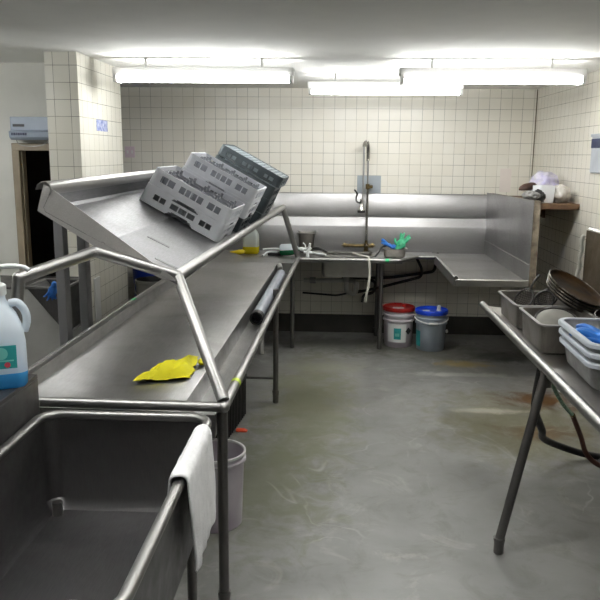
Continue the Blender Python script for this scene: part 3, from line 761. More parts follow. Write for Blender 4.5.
# gm's local y decides which half is up
upy = (gm.to_3x3() @ V((0, 1, 0))).z > 0
obj('body', halfbody(upy), M['milk'], t); obj('liquid', halfbody(not upy), M['liqG'], t, label='green liquid')
bm = B(); q = gm @ V((0, 0, .19)); lathe(bm, [(.019, 0), (.02, .004), (.02, .03), (.012, .036)], along(q, gd), 14)
tube(bm, smooth_path([q + gd * .03, q + gd * .065, q + gd * .09 + V((0, -.01, .02)), q + gd * .10 + V((.0, -.02, .055))]), .012, 10)
tube(bm, smooth_path([q + gd * .06, q + gd * .05 + V((0, 0, .04)), q + gd * .03 + V((0, 0, .06))]), .006, 8); obj('trigger', bm, M['pump'], t)
# white sprayer heads / ladle and odds between
t = empty('ladle', (-.20, 7.0, zc), 'white plastic ladle lying left of the sink', 'ladle')
bm = B(); tube(bm, smooth_path([(-.265, 7.06, zc + .055), (-.19, 7.0, zc + .035), (-.06, 6.93, zc + .024)]), .011, 10); obj('handle', bm, M['pump'], t)
bm = B(); lathe(bm, [(.004, -.03), (.026, -.022), (.034, 0), (.031, 0), (.022, -.018), (.003, -.026)], along((-.285, 7.08, zc + .062), (-.2, -.3, 1)), 16); obj('bowl', bm, M['pump'], t)
t = empty('spray_trigger', (-.24, 6.88, zc), 'white spray trigger with a dip tube beside the green bottle', 'spray trigger')
bm = B(); tube(bm, smooth_path([(-.232, 6.86, zc + .014), (-.232, 6.865, zc + .05), (-.215, 6.87, zc + .085), (-.20, 6.87, zc + .10)]), .0135, 10); tube(bm, [(-.27, 6.86, zc + .06), (-.19, 6.88, zc + .05)], .010, 8); lathe(bm, [(.018, 0), (.018, .03)], at((-.232, 6.86, zc)), 14); obj('body', bm, M['pump'], t)
t = empty('spatula', (-.12, 7.12, zc), 'black handled spatula lying beside the square container', 'spatula')
bm = B(); tube(bm, smooth_path([(-.19, 7.20, zc + .05), (-.13, 7.17, zc + .055), (-.05, 7.12, zc + .03)]), [.009, .010, .012, .013, .013, .013, .012, .012, .011, .011, .010, .01, .009], 10); obj('handle', bm, M['rubber'], t)
bm = B(); box(bm, (-.045, -.002, -.03), (.045, .002, .03), at((-.02, 7.09, zc + .02)) @ Matrix.Rotation(radians(-25), 4, 'Z') @ Matrix.Rotation(radians(70), 4, 'X')); obj('blade', bm, M['steel'], t)
t = empty('squeegee', (-.62, 6.95, zc), 'white plastic squeegee lying between the yellow jug and the green bottle', 'squeegee')
bm = B(); tube(bm, smooth_path([(-.68, 7.12, zc + .045), (-.56, 7.15, zc + .05), (-.44, 7.18, zc + .035)]), .009, 8); tube(bm, smooth_path([(-.66, 6.90, zc + .012), (-.63, 7.0, zc + .03), (-.60, 7.03, zc + .035), (-.53, 7.04, zc + .03)]), .009, 8); obj('handle', bm, M['pump'], t)
bm = B(); box(bm, (-.62, 6.99, zc + .001), (-.47, 7.10, zc + .026)); obj('blade', bm, M['rubber'], t, .004, label='dark rubber blade')
# white hose over the counter edge
bm = B(); tube(bm, smooth_path([(.20, 7.02, zc + .03), (.27, 6.86, zc + .032), (.322, 6.74, zc + .036), (.333, 6.675, zc + .034), (.338, 6.655, zc - .01), (.345, 6.655, .76), (.335, 6.66, .64), (.318, 6.67, .545), (.315, 6.69, .49)], 6), .0115, 10)
tag(obj('rinse_hose', bm, M['hoseW'], loc=(.333, 6.68, .86)), 'off-white hose hanging down over the front of the back counter', 'hose')

# plumbing under the counter
t = empty('drain_pipe', (.14, 7.13, .5), 'white plastic drain trap under the sink basin', 'drain pipe')
bm = B(); tube(bm, fillet([(.14, 7.13, .665), (.14, 7.13, .50), (.235, 7.13, .47), (.245, 7.13, .58)], .05), .024, 12); tube(bm, fillet([(.245, 7.13, .58), (.20, 7.2, .60), (-.28, 7.25, .585)], .04), .022, 12); obj('trap', bm, M['pvcW'], t)
bm = B(); lathe(bm, [(.03, 0), (.032, .01), (.032, .05), (.03, .06)], at((.14, 7.13, .60)), 14); obj('coupling', bm, M['galv'], t)
bm = B(); lathe(bm, [(.03, 0), (.032, .01), (.032, .05), (.03, .06)], along((-.16, 7.235, .59), (-1, .1, 0)), 14); obj('coupling', bm, M['galv'], t)
def pipe(name, pts, r, mat, label, f=.04, cat='pipe'):
    return tag(obj(name, tube(B(), fillet(pts, f), r, 12), mat, loc=pts[0]), label, cat)
pipe('water_pipe', [(.10, 7.40, .585), (.60, 7.42, .60), (1.04, 7.44, .665), (1.06, 7.44, .83), (1.06, 7.40, .85)], .015, M['iron'], 'black pipe along the wall under the counter that turns up at its right end')
pipe('water_pipe', [(.22, 7.33, .45), (.45, 7.34, .50), (.90, 7.36, .62), (.905, 7.36, .70), (.84, 7.33, .82), (.80, 7.30, .85)], .014, M['iron'], 'black pipe rising to the right above the red-lidded pail')
pipe('water_pipe', [(.30, 7.10, .40), (.31, 7.12, .47), (.42, 7.22, .48), (.44, 7.25, .58), (.30, 7.30, .62)], .014, M['iron'], 'short bent black pipe beside the hanging white hose')
pipe('water_pipe', [(-.30, 7.46, .42), (.05, 7.44, .40), (.30, 7.42, .46)], .010, M['iron'], 'thin black pipe low on the wall left of the drain trap')
pipe('drain_line', [(-.64, 6.55, .012), (-.64, 6.55, .40), (-.50, 6.5, .46), (-.46, 6.3, .74 - .025)], .026, M['pvcW'], 'white drain pipe under the far end of the table trough', .06)

# pails
def curved(bm, r0, r1, z0, z1, a0, a1, off, c, n=12):
    rr = []
    for o_ in (off, off + .0008):
        rr.append([[V((c[0] + (r0 if z == z0 else r1) * cos(a) + o_ * cos(a), c[1] + (r0 if z == z0 else r1) * sin(a) + o_ * sin(a), z)) for a in [radians(a0 + (a1 - a0) * k / n) for k in range(n + 1)]] for z in (z0, z1)])
    ring0 = rr[0][0] + rr[1][0][::-1]; ring1 = rr[0][1] + rr[1][1][::-1]
    return loft(bm, [ring0, ring1])
def pail(c, body, lid, label, bail=False):
    t = empty('lidded_pail', c, label, 'pail'); m = at(c)
    bm = B(); lathe(bm, [(.125, 0), (.130, .006), (.141, .25), (.152, .255), (.152, .268), (.142, .273), (.1435, .30), (.153, .304), (.153, .318), (.144, .322), (.146, .365)], m, 36); obj('body', bm, M[body], t)
    bm = B(); lathe(bm, [(.150, .350), (.155, .352), (.157, .382), (.150, .388), (.142, .380), (.135, .376), (.0, .378)], m, 36, False, False); l_ = obj('lid', bm, M[lid], t, label=('red' if lid == 'red' else 'blue') + ' lid')
    return t, l_, m
P1 = V((.655, 7.02, 0)); t, l_, m = pail(P1, 'pail', 'red', 'white pail with a red lid beside the counter leg')
bm = B(); curved(bm, .1345, .140, .055, .235, -140, -62, .0015, P1); lb = obj('label', bm, M['white'], t, label='white label')
bm = B(); curved(bm, .1355, .1395, .085, .195, -112, -84, .003, P1); obj('print', bm, M['teal'], lb, label='teal printed square')
bm = B(); curved(bm, .1355, .1395, .115, .145, -107, -90, .0042, P1); obj('print', bm, M['tealL'], lb)
bm = B(); a = radians(-52); p0 = P1 + V((.1405 * cos(a), .1405 * sin(a), .165)); nrm = V((cos(a), sin(a), 0)); sd = V((-sin(a), cos(a), 0))
loft(bm, [[p0 + nrm * o + sd * x + V((0, 0, z)) for x, z in ((0, .036), (.036, 0), (0, -.036), (-.036, 0))] for o in (0, .0025)]); obj('warning_mark', bm, M['black'], t, label='black diamond mark')
bm = B(); loft(bm, [rrect(.055, .03, .02, .3778, c=(P1.x - .01, P1.y - .05)), rrect(.055, .03, .02, .379, c=(P1.x - .01, P1.y - .05))]); obj('sticker', bm, M['white'], l_)
lathe(bm := B(), [(.022, .376), (.022, .40), (.018, .404)], at(P1 + V((.05, .03, 0))), 16); obj('spout_cap', bm, M['red'], l_)
P2 = V((.955, 6.90, 0)); t, l_, m = pail(P2, 'pailG', 'blue', 'grey pail with a blue lid and white handle under the counter notch')
bm = B(); curved(bm, .133, .1385, .04, .19, -178, -142, .0015, P2); lb = obj('label', bm, M['teal'], t, label='teal label on the left side')
bm = B(); bp = [P2 + V((.153 * cos(radians(a)), .153 * sin(radians(a)), .312 - .035 * sin(radians(180 * (a + 178) / 176)))) for a in range(-178, -1, 8)]
bm = tube(bm, [p + (p - P2 - V((0, 0, p.z))).normalized() * .006 for p in bp], .0055, 8)
g_ = P2 + V((0, -.163, .277)); tube(bm, [g_ + V((-.04, .006, 0)), g_ + V((.04, .006, 0))], .011, 10); obj('bail', bm, M['white'], t, label='white bail handle')
bm = B(); loft(bm, [rrect(.034, .024, .005, .3778, c=(P2.x - .055, P2.y - .03)), rrect(.034, .024, .005, .3795, c=(P2.x - .055, P2.y - .03))]); obj('sticker', bm, M['white'], l_)
bm = B(); lathe(bm, [(.024, .377), (.024, .382), (.018, .384), (.018, .422), (.015, .426)], at(P2 + V((.065, -.02, 0))), 16); obj('spout_cap', bm, M['white'], l_, label='white spout cap')
bm = B(); blob(bm, P2 + V((.150, -.01, .175)), (.012, .014, .02), 4, .3, sub=2); obj('tab', bm, M['white'], t)

# ================================================================== corner shelf and what lies on it
sh = empty('corner_shelf', (1.8, 6.3, 1.4), 'thick brown wooden shelf between the side splash and the right wall', 'shelf')
bm = B(); box(bm, (1.588, 6.0, 1.405), (XR - .001, 7.2, 1.45)); obj('board', bm, M['wood'], sh, .004)
for y in (6.95,):
    bm = B(); prism(bm, [(XR - .001, y, 1.404), (XR - .001, y, 1.26), (XR - .02, y, 1.26), (1.78, y, 1.39), (1.78, y, 1.404)], (0, .02, 0)); obj('bracket', bm, M['wood'], sh)
zs = 1.452
t = empty('carton', (1.72, 6.12, zs), 'white open carton on the corner shelf', 'carton')
bm = B(); container(bm, [(.058, .06, .004, 0), (.066, .066, .004, .135)], .003, at((1.715, 6.14, zs)) @ Matrix.Rotation(.25, 4, 'Z'), 1); obj('body', bm, M['card'], t, smooth=30)
bm = B(); box(bm, (-.05, -.055, .1352), (.05, .05, .139), at((1.715, 6.14, zs)) @ Matrix.Rotation(.25, 4, 'Z')); obj('flap', bm, M['card'], t)
def lump(name, c, size, mat, label, cat, seed, amp=.22, freq=2.2, m=None):
    bm = B(); blob(bm, c, size, seed, amp, freq, 4, m)
    zmin = c[2] - size[2] * .8
    for v in bm.verts: v.co.z = max(v.co.z, zmin)
    return tag(obj(name, bm, M[mat], loc=(c[0], c[1], zmin), smooth=180), label, cat)
lump('plastic_bag', (1.855, 6.16, zs + .064), (.075, .10, .08), 'bagW', 'cloudy plastic bag right of the white carton on the corner shelf', 'bag', 3)
lump('plastic_bag', (1.80, 6.45, zs + .108), (.13, .16, .135), 'bagP', 'lilac and white plastic bag behind the carton on the corner shelf', 'bag', 5)
lump('trash_bag', (1.662, 6.10, zs + .048), (.048, .08, .06), 'black', 'small black bag left of the white carton on the corner shelf', 'bag', 6)
lump('paper_bag', (1.885, 6.95, zs + .064), (.05, .05, .08), 'bagT', 'tan paper bag at the back of the corner shelf', 'bag', 7, .12)
lump('leather_pouch', (1.630, 6.32, zs + .115), (.085, .035, .034), 'bread', 'dark brown long pouch lying over the small black bag at the side splash', 'pouch', 9, .1, m=R3(0, -14, 20))
bm = B(); blob(bm, (1.548, 5.90, 1.520), (.062, .12, .036), 8, .15, 2, 4)
for v in bm.verts: v.co.z = max(v.co.z, 1.4895 + (6.0 - v.co.y) * .0)
tag(obj('wrapped_parcel', bm, M['wrap'], loc=(1.57, 6.0, 1.489), smooth=180), 'grey film-wrapped parcel on top of the side splash', 'parcel')

# dispenser at the right wall, high up
t = empty('wall_dispenser', (XR, 5.7, 1.82), 'pale wall dispenser with a dark window high on the right wall', 'dispenser')
bm = B(); box(bm, (XR - .022, 5.42, 1.70), (XR - .001, 5.79, 1.985)); obj('body', bm, M['tub'], t, .012)
bm = B(); box(bm, (XR - .026, 5.43, 1.885), (XR - .01, 5.785, 1.955)); obj('window', bm, M['navy'], t, .004, label='dark window')
bm = B(); box(bm, (XR - .030, 5.42, 1.968), (XR - .01, 5.795, 1.99)); obj('cover', bm, M['tub'], t, .004)

# ================================================================== RIGHT TABLE
rt = empty('work_table', (1.22, 3.0, 0), 'stainless work table along the right wall, loaded with pans and tubs', 'table')
RX0, RX1, RY0, RY1 = .955, 1.475, .9, 4.60; rz = .892
bm = B(); extr(bm, [(RX0, rz - .004), (RX0 + .02, rz + .0), (RX1, rz), (RX1 + .003, rz + .01), (RX1 + .003, 1.41), (RX1 + .012, 1.42), (RX1 + .04, 1.42), (RX1 + .045, 1.39)], 0, 0, .003, lambda a, b: V((a, RY0, b)), lambda a, b: V((a, RY1 if a < RX1 else 4.33, b)))
box(bm, (RX0 + .02, RY0, rz - .05), (RX0 + .023, RY1, rz - .003))
for y in (1.6, 2.6, 3.6): box(bm, (RX0 + .03, y, rz - .05), (RX1, y + .06, rz - .0035))
obj('table_top', bm, M['steel'], rt)
bm = B(); tube(bm, [(RX0 - .008, RY0, .902), (RX0 - .002, RY1 - .01, .902)], .0205); blob(bm, (RX0 - .002, RY1 - .008, .902), (.0205, .012, .0205), 0, 0, sub=3); obj('edge_rail', bm, M['tube'], rt)
bm = B(); box(bm, (RX1 - .006, RY0, .93), (RX1 - .001, 4.325, 1.405)); obj('splash_facing', bm, M['brownS'], rt, label='brown stained splash')
for y in (3.26, 1.1):
    for x in (.985, 1.42):
        bm = B(); tube(bm, [(x - (.185 if x < 1.2 else 0), y - (.08 if x < 1.2 else 0), .07), (x, y, rz - .003)], .0215); lathe(bm, [(.027, 0), (.027, .07), (.022, .08)], at((x - .003, y, rz - .10)), 16); l_ = obj('leg', bm, M['leg'], rt)
        bm = B(); lathe(bm, [(.018, 0), (.024, .006), (.024, .05), (.028, .08)], at((x - (.186 if x < 1.2 else 0), y - (.08 if x < 1.2 else 0), 0)), 14); obj('foot', bm, M['leg'], l_)
for x in (1.42,):
    bm = B(); tube(bm, [(x, 1.1, .22), (x, 3.26, .22)], .016, 10); obj('brace', bm, M['leg'], rt)
# white twisted cord hanging at the splash end
bm = B(); pts = []
for i in range(60):
    f = i / 59; pts.append((1.458 + .004 * cos(i * .5) - .02 * f, 4.345 + .004 * sin(i * .5), 1.37 - .44 * f))
tube(bm, pts, .012, 8); tag(obj('cloth_strip', bm, M['hoseW'], loc=(1.45, 4.345, .9), smooth=180), 'white twisted cloth strip hanging at the end of the brown splash', 'cloth')

hz = rz + .001
hp1 = pan_vessel('hotel_pan', (1.155, 4.148, hz), .155, .218, .138, 'deep stainless pan full of wire strainers, at the far end of the right table', r=.03)
hp2 = pan_vessel('hotel_pan', (1.148, 3.63, hz), .155, .205, .148, 'deep stainless pan holding a grey lid, beside the stacked grey tubs', r=.03)
def disc(name, c, nrm, r, depth, label, mats, cat='pan', handle=None, rimmat='ironR', base=True):
    t = empty(name, c, label, cat); m = along(c, nrm)
    bm = B(); lathe(bm, [(0.001, 0), (r * .86, 0), (r * .93, .006), (r, depth), (r - .004, depth + .001), (r * .92, .010), (r * .85, .005), (.001, .005)], m, 40, False, False)
    obj('bowl', bm, M[mats], t)
    bm = B(); tube(bm, [m @ V((r * cos(2 * pi * k / 40), r * sin(2 * pi * k / 40), depth)) for k in range(40)], .0042, 8, True); obj('rim', bm, M[rimmat], t)
    if handle is not None:
        a = handle; bm = B(); tube(bm, smooth_path([m @ V((r * .95 * cos(a), r * .95 * sin(a), depth * .6)), m @ V(((r + .06) * cos(a), (r + .06) * sin(a), depth + .012)), m @ V(((r + .17) * cos(a), (r + .17) * sin(a), depth + .02))]), [.011] * 6 + [.009] * 6 + [.012], 8); obj('handle', bm, M['iron'], t)
    return t
# wire strainers in the far pan
def strainer(c, nrm, r, label, hd):
    t = empty('strainer', c, label, 'strainer'); m = along(c, nrm)
    bm = B(); tube(bm, [m @ V((r * cos(2 * pi * k / 28), r * sin(2 * pi * k / 28), 0)) for k in range(28)], .006, 8, True)
    nn = V(nrm).normalized(); hv = (V(hd) - nn * V(hd).dot(nn)).normalized(); tube(bm, smooth_path([V(c) + hv * r, V(c) + hv * r * 1.8 + nn * .008, V(c) + hv * r * 2.6]), .007, 8); obj('rim', bm, M['iron'], t)
    bm = B()
    for k in range(-4, 5):
        d = r * k / 5; w = sqrt(r * r - d * d)
        for q in (0, 1):
            arc = [(d, -w + 2 * w * i / 8, -.5 * r * (1 - ((-1 + 2 * i / 8) ** 2)) * (w / r)) for i in range(9)]
            tube(bm, [m @ V(p if q == 0 else (p[1], p[0], p[2])) for p in arc], .0014, 5)
    obj('mesh', bm, M['iron'], t); return t
strainer((1.09, 4.14, hz + .135), (-.75, -.45, .55), .062, 'round wire strainer leaning in the far pan, nearest its left rim', (1, .5, 0))
strainer((1.19, 4.10, hz + .135), (-.65, -.55, .5), .058, 'round wire strainer in the middle of the far pan', (1, .8, 0))
strainer((1.235, 4.19, hz + .135), (-.5, -.6, .65), .055, 'round wire strainer at the right side of the far pan', (.6, 1, 0))
# grey lid in the near pan
lt = empty('pot_lid', (1.155, 3.60, hz + .15), 'round grey lid tilted in the near stainless pan', 'lid'); m = along((1.118, 3.62, hz + .128), (-.08, -.42, .9))
bm = B(); lathe(bm, [(.001, .006), (.06, .005), (.09, .003), (.099, 0), (.099, -.004), (.09, -.003), (.001, .002)], m, 40, False, False); obj('dome', bm, M['lid'], lt)
bm = B(); tube(bm, [m @ V((.100 * cos(2 * pi * k / 40), .100 * sin(2 * pi * k / 40), 0)) for k in range(40)], .005, 8, True); obj('rim', bm, M['iron'], lt, label='dark rim')
# tilted stack of black pans behind
nrm = V((.40, -.28, .86)).normalized()
labs = ['black round pan, lowest of the tilted stack on the right table', 'black round pan, second from the bottom of the tilted stack', 'black round pan, third from the bottom of the tilted stack', 'black round pan with a brown burnt face on top of the tilted stack']
c0 = V((1.285, 3.93, hz + .178))
for i, lb in enumerate(labs):
    disc('round_pan', c0 + nrm * .019 * i + V((-.006 * i, 0, 0)), nrm, .160, .022, lb, 'ironB' if i == 3 else 'iron', 'pan')
disc('saute_pan', (1.385, 3.57, hz), (0, 0, 1), .070, .10, 'small deep black pan on the right table below a black skillet, by the brown splash', 'iron', 'pan', rimmat='iron')
disc('skillet', (1.378, 3.56, hz + .145), (-.12, -.2, .97), .088, .032, 'black skillet lying across a deeper pan between the grey lid and the brown splash', 'iron', 'skillet', handle=1.9, rimmat='iron')

# three stacked grey tubs
def make_tub(label):
    t = empty('bus_tub', (0, 0, 0), label, 'tub', 'stacked grey tubs')
    hx, hy = .19, .26; H = .118
    bm = B(); container(bm, [(hx - .045, hy - .045, .05, 0), (hx - .035, hy - .035, .055, .012), (hx - .014, hy - .014, .06, H - .004)], .004); obj('body', bm, M['tubI'], t)
    bm = B(); o = rrect(hx, hy, .065, 0, 6); i_ = rrect(hx - .022, hy - .022, .05, 0, 6)
    sh_ = lambda ring, z: [p + V((0, 0, z)) for p in ring]
    rings = [sh_(i_, H - .006), sh_(i_, H + .001), sh_(rrect(hx - .004, hy - .004, .064, 0, 6), H + .002), sh_(o, H - .003), sh_(o, H - .018), sh_(rrect(hx - .005, hy - .005, .06, 0, 6), H - .018), sh_(rrect(hx - .006, hy - .006, .06, 0, 6), H - .006)]
    rings.append(rings[0]); loft(bm, rings, False, False); obj('rim', bm, M['tub'], t, label='pale smooth rim')
    return t
tb = make_tub('grey tub at the bottom of the stack of three on the right table')
tm = lambda k: at((1.225 - .003 * k, 3.10 + .004 * k, hz + .040 * k)) @ Matrix.Rotation(.01 * k - .04, 4, 'Z')
place(tb, tm(0)); dup(tb, tm(1), 'grey tub in the middle of the stack of three on the right table', 'stacked grey tubs'); dup(tb, tm(2), 'grey tub at the top of the stack of three, with blue gloves inside', 'stacked grey tubs')
glove('rubber_glove', (1.20, 3.13, hz + .150), 1.35 * R3(12, -20, 70), M['gloveB'], 'crumpled blue glove at the left inside the top grey tub', 21, .6)
glove('rubber_glove', (1.25, 3.04, hz + .170), 1.3 * R3(30, 15, -35), M['gloveB'], 'crumpled blue glove lying over the other inside the top grey tub', 22, .4)

# hoses under the right table
bm = B(); tube(bm, smooth_path([(1.027, 3.5, .80), (1.041, 3.6, .633), (1.089, 3.75, .49), (1.18, 3.92, .33), (1.24, 4.08, .22), (1.40, 4.26, .10), (1.58, 4.30, .035), (1.76, 4.26, .024), (1.92, 4.22, .024)], 8), .021, 12); tag(obj('drain_hose', bm, M['rubber'], loc=(1.3, 3.9, .02)), 'thick black hose sagging to the floor behind the right table leg', 'hose')
t = empty('floor_sprayer', (1.35, 3.95, .4), 'pale green sprayer hose with brown rubber end under the right table', 'hose')
pp = smooth_path([(1.12, 3.66, .86), (1.15, 3.72, .68), (1.27, 3.9, .50), (1.40, 4.10, .36)], 8)
bm = B(); tube(bm, pp, .011, 10); obj('wand', bm, M['grn'], t)
bm = B(); lathe(bm, [(.014, 0), (.016, .006), (.016, .03), (.010, .036)], along((1.395, 4.09, .365), (.12, .2, -.14)), 12); obj('fitting', bm, M['brass'], t)
bm = B(); tube(bm, smooth_path([(1.40, 4.10, .36), (1.47, 4.14, .22), (1.52, 4.15, .10), (1.60, 4.12, .04), (1.75, 4.05, .022)], 8), .015, 10); obj('rubber_hose', bm, M['rust'], t, label='brown rubber hose')
t = empty('floor_valve', (1.62, 4.22, 0), 'black floor valve with a white knob under the right table', 'valve')
bm = B(); lathe(bm, [(.05, 0), (.052, .02), (.03, .04), (.026, .10), (.036, .11), (.036, .14), (.02, .15)], at((1.66, 4.22, 0)), 18); tube(bm, [(1.66, 4.22, .12), (1.66, 4.22, .42)], .012, 10); obj('body', bm, M['rubber'], t)
bm = B(); blob(bm, (1.66, 4.14, .17), (.03, .03, .05), 3, .15, sub=3); tube(bm, [(1.66, 4.14, .17), (1.66, 4.2, .15)], .014, 8); obj('knob', bm, M['tub'], t, label='white knob')
bm = B(); box(bm, (1.60, 4.19, .43), (1.64, 4.22, .48)); tube(bm, [(1.62, 4.205, .44), (1.66, 4.22, .40)], .01, 8); obj('tag', bm, M['card'], t, .003, label='white tag')

# ================================================================== under the dish table
def make_crate(label):
    t = empty('ribbed_crate', (0, 0, 0), label, 'crate', 'black crates under the dish table')
    bm = B(); h = .30
    container(bm, [(.17, .255, .012, 0), (.175, .26, .012, h)], .008)
    for s in (1, -1):
        for k in range(-6, 7): box(bm, (s * .172 - .006, k * .04 - .006, .01), (s * .172 + .008, k * .04 + .006, h - .02))
        for k in range(-3, 4): box(bm, (k * .045 - .006, s * .257 - .006, .01), (k * .045 + .006, s * .257 + .008, h - .02))
    obj('body', bm, M['black'], t)
    bm = B(); o = rrect(.186, .27, .02, h); i_ = rrect(.166, .25, .01, h)
    loft(bm, [i_, o, [p - V((0, 0, .02)) for p in o], [p - V((0, 0, .02)) for p in rrect(.176, .26, .01, h)], ], False, False); obj('rim', bm, M['black'], t)
    return t
cr = make_crate('black ribbed crate on the floor under the dish table, farther of two')
cm = lambda x, y, z: at((x, y, z)) @ Matrix.Rotation(-.12, 4, 'Z')
place(cr, cm(-.80, 4.72, 0))
dup(cr, cm(-.85, 4.17, 0), 'black ribbed crate on the floor under the dish table, nearer of two', 'black crates under the dish table')
dup(cr, cm(-.80, 4.72, .302), 'black ribbed crate stacked on the farther crate under the dish table', 'black crates under the dish table')
t = empty('open_pail', (-.56, 3.40, 0), 'open translucent white pail on the floor behind the near table leg', 'pail')
bm = B(); lathe(bm, [(.12, 0), (.128, .006), (.140, .33), (.150, .335), (.151, .35), (.142, .354), (.145, .378), (.140, .379), (.137, .35), (.122, .012), (.0, .010)], at((-.56, 3.40, 0)), 40, True, False); obj('body', bm, M['pail'], t)
bm = B(); lathe(bm, [(.144, .372), (.150, .374), (.150, .384), (.140, .385), (.139, .374)], at((-.56, 3.40, 0)), 40, False, False); obj('rim', bm, M['white'], t)
bm = B(); loft(bm, [rrect(.036, .018, .012, .0005, c=(-.585, 4.63)), rrect(.040, .02, .014, .008, c=(-.585, 4.63)), rrect(.028, .01, .008, .02, c=(-.592, 4.63))]); tag(obj('plastic_scrap', bm, M['orange'], loc=(-.585, 4.63, 0)), 'small orange scrap on the floor beside the black crates', 'scrap')

# ================================================================== LEFT SIDE, behind the table
t = empty('trash_barrel', (-1.70, 7.05, 0), 'blue barrel standing beyond the tiled pier', 'barrel'); c = (-1.70, 7.05, 0)
bm = B(); lathe(bm, [(.20, 0), (.21, .01), (.235, .40), (.25, .80), (.262, .805), (.262, .84), (.25, .845), (.225, .03), (0, .025)], at(c), 40, True, False); obj('body', bm, M['bin'], t)
bm = B(); lathe(bm, [(.256, .835), (.27, .84), (.27, .87), (.22, .885), (0, .89)], at(c), 40, False, False); obj('lid', bm, M['bin'], t)
t = empty('round_bin', (-1.50, 5.92, 0), 'round grey bin with a dark inside in front of the blue barrel', 'bin'); c = (-1.485, 5.92, 0)
bm = B(); lathe(bm, [(.10, 0), (.11, .01), (.128, .78), (.136, .785), (.136, .80), (.126, .80), (.108, .02), (0, .015)], at(c), 36, True, False); obj('body', bm, M['galv'], t)
bm = B(); lathe(bm, [(.1265, .805), (.12, .78), (.10, .35), (0, .33)], at(c), 36, False, False); obj('liner', bm, M['black'], t, label='black liner')
bm = B(); tube(bm, [V(c) + V((.142 * cos(radians(a)), .142 * sin(radians(a)), .77 - .10 * sin(radians(a + 190)))) for a in range(-190, 11, 8)], .005, 8); obj('handle', bm, M['tube'], t)

cab = empty('metal_cabinet', (-2.0, 4.7, 0), 'low pale grey cabinet standing by the doorway', 'cabinet')
bm = B(); box(bm, (-2.40, 4.46, .08), (-1.69, 4.88, .975)); obj('body', bm, M['cab'], cab, .004)
bm = B(); box(bm, (-2.40, 4.455, .975), (-1.69, 4.88, .99)); obj('top', bm, M['steelD'], cab, .003, label='dark steel top')
bm = B(); box(bm, (-2.36, 4.49, 0), (-1.74, 4.88, .08)); obj('plinth', bm, M['black'], cab)
wg = empty('hand_sink', (-1.8, 4.3, .7), 'small wedge-sided steel sink fixed to the front of the grey cabinet', 'sink')
tri = [(-1.785, 1.04), (-1.56, 1.04), (-1.56, .766), (-1.585, .796)]
bm = B()
for y in (4.16, 4.445): loft(bm, [[V((x, y + d, z)) for x, z in tri] for d in (0, .008)])
loft(bm, [[V((x, y, z)) for x, z in ((-1.785, 1.04), (-1.777, 1.04), (-1.552, .766), (-1.56, .766))] for y in (4.16, 4.452)])
loft(bm, [[V((x, y, z)) for x, z in ((-1.568, 1.04), (-1.56, 1.04), (-1.56, .766), (-1.568, .766))] for y in (4.16, 4.452)])
obj('basin', bm, M['steelD'], wg)
bm = B(); tube(bm, [(-1.79, 4.158, 1.042), (-1.556, 4.158, 1.042), (-1.556, 4.45, 1.042), (-1.79, 4.45, 1.042)], .009, 8, True); obj('rim', bm, M['tube'], wg)
glove('rubber_glove', (-1.625, 4.145, 1.03), .62 * R3(75, 200, 20), M['gloveB'], 'blue glove draped on the rim of the small wedge-sided sink', 31, .9)

# air curtain over the door, stickers and switch
t = empty('air_curtain', (-2.15, 5.4, 1.9), 'blue-grey air curtain unit mounted above the doorway', 'air curtain')
bm = B(); prism(bm, [(-2.345, 5.465, 2.07), (-2.345, 5.465, 1.925), (-2.345, 5.36, 1.905), (-2.345, 5.33, 1.925), (-2.345, 5.325, 1.965), (-2.345, 5.36, 1.975), (-2.345, 5.36, 2.07)], (.45, 0, 0)); obj('body', bm, M['airc'], t, .004)
bm = B(); xx = -2.325
for w in (.012, .016, .010, .014, .012, .016, .011): box(bm, (xx, 5.3245, 1.938), (xx + w, 5.3275, 1.956)); xx += w + .0035
obj('lettering', bm, M['navy'], t, smooth=0, label='dark lettering')
bm = B(); box(bm, (-2.325, 5.358, 2.0), (-2.24, 5.361, 2.018)); obj('badge', bm, M['black'], t)
bm = B(); tube(bm, smooth_path([(-2.335, 5.42, 1.915), (-2.30, 5.40, 1.875), (-2.22, 5.38, 1.862), (-2.12, 5.38, 1.872), (-2.06, 5.40, 1.915)]), .003, 6); obj('wire', bm, M['galv'], t)
bm = B(); box(bm, (-1.675, 5.245, 1.972), (-1.6735, 5.50, 2.05)); tag(obj('pier_sticker', bm, M['sticker'], loc=(-1.675, 5.37, 2.0)), 'blue and white sticker high on the tiled pier', 'sticker')  # a flat sticker, not a sign board
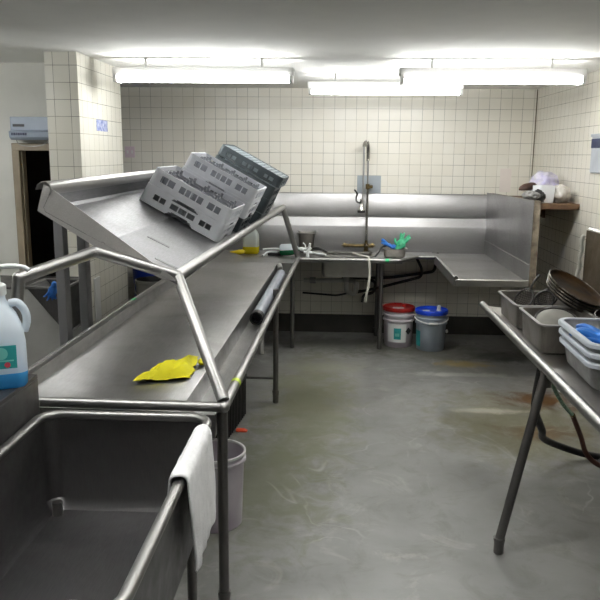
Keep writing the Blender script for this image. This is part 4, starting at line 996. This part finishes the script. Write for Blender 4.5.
bm = B(); box(bm, (1.655, YB - .005, 1.47), (1.765, YB - .0005, 1.70)); tag(obj('wall_panel', bm, M['card2'], loc=(1.71, YB, 1.58), bevel=.001), 'tall pale panel on the tiled wall above the end of the back splash', 'wall plate')
t = empty('switch_plate', (-2.06, YB, 1.83), 'pinkish double switch plate on the back wall beside the tiled pier', 'switch')
bm = B(); box(bm, (-2.112, YB - .008, 1.775), (-2.012, YB - .0005, 1.885)); obj('plate', bm, M['switch'], t, .002)
for x in (-2.085, -2.039):
    bm = B(); box(bm, (x - .008, YB - .014, 1.815), (x + .008, YB - .007, 1.845)); obj('toggle', bm, M['white'], t, .001)
bm = B(); box(bm, (-1.674, 5.02, .60), (-1.664, 5.14, .95)); tag(obj('paper_notice', bm, M['white'], loc=(-1.67, 5.08, .78)), 'narrow white notice low on the tiled pier', 'notice')  # a plain paper notice

# ================================================================== light, camera
w = bpy.data.worlds.new('room'); scene.world = w; w.use_nodes = True
w.node_tree.nodes['Background'].inputs[0].default_value = (.5, .5, .5, 1); w.node_tree.nodes['Background'].inputs[1].default_value = .0

cam = bpy.data.cameras.new('camera'); co = bpy.data.objects.new('camera', cam); COL.objects.link(co)
f = 735.; p = radians(11.2); yaw = radians(2.5); roll = radians(.5)
fw = V((-sin(yaw) * cos(p), cos(yaw) * cos(p), -sin(p))); rtv = V((cos(yaw), sin(yaw), 0)); upv = rtv.cross(fw)
r2 = rtv * cos(roll) + upv * sin(roll); u2 = upv * cos(roll) - rtv * sin(roll)
m = Matrix((r2, u2, -fw)).transposed().to_4x4(); m.translation = V((0, 0, 1.82))
co.matrix_world = m
cam.sensor_fit = 'HORIZONTAL'; cam.sensor_width = 36.; cam.lens = f / 600. * 36.; cam.clip_start = .05
scene.camera = co
vs = scene.view_settings; vs.view_transform = 'Standard'; vs.look = 'None'; vs.exposure = .75; vs.gamma = 1.; vs.use_curve_mapping = False
cy = scene.cycles; cy.use_denoising = True; cy.max_bounces = 8; cy.sample_clamp_indirect = 6.; cy.caustics_reflective = False; cy.caustics_refractive = False
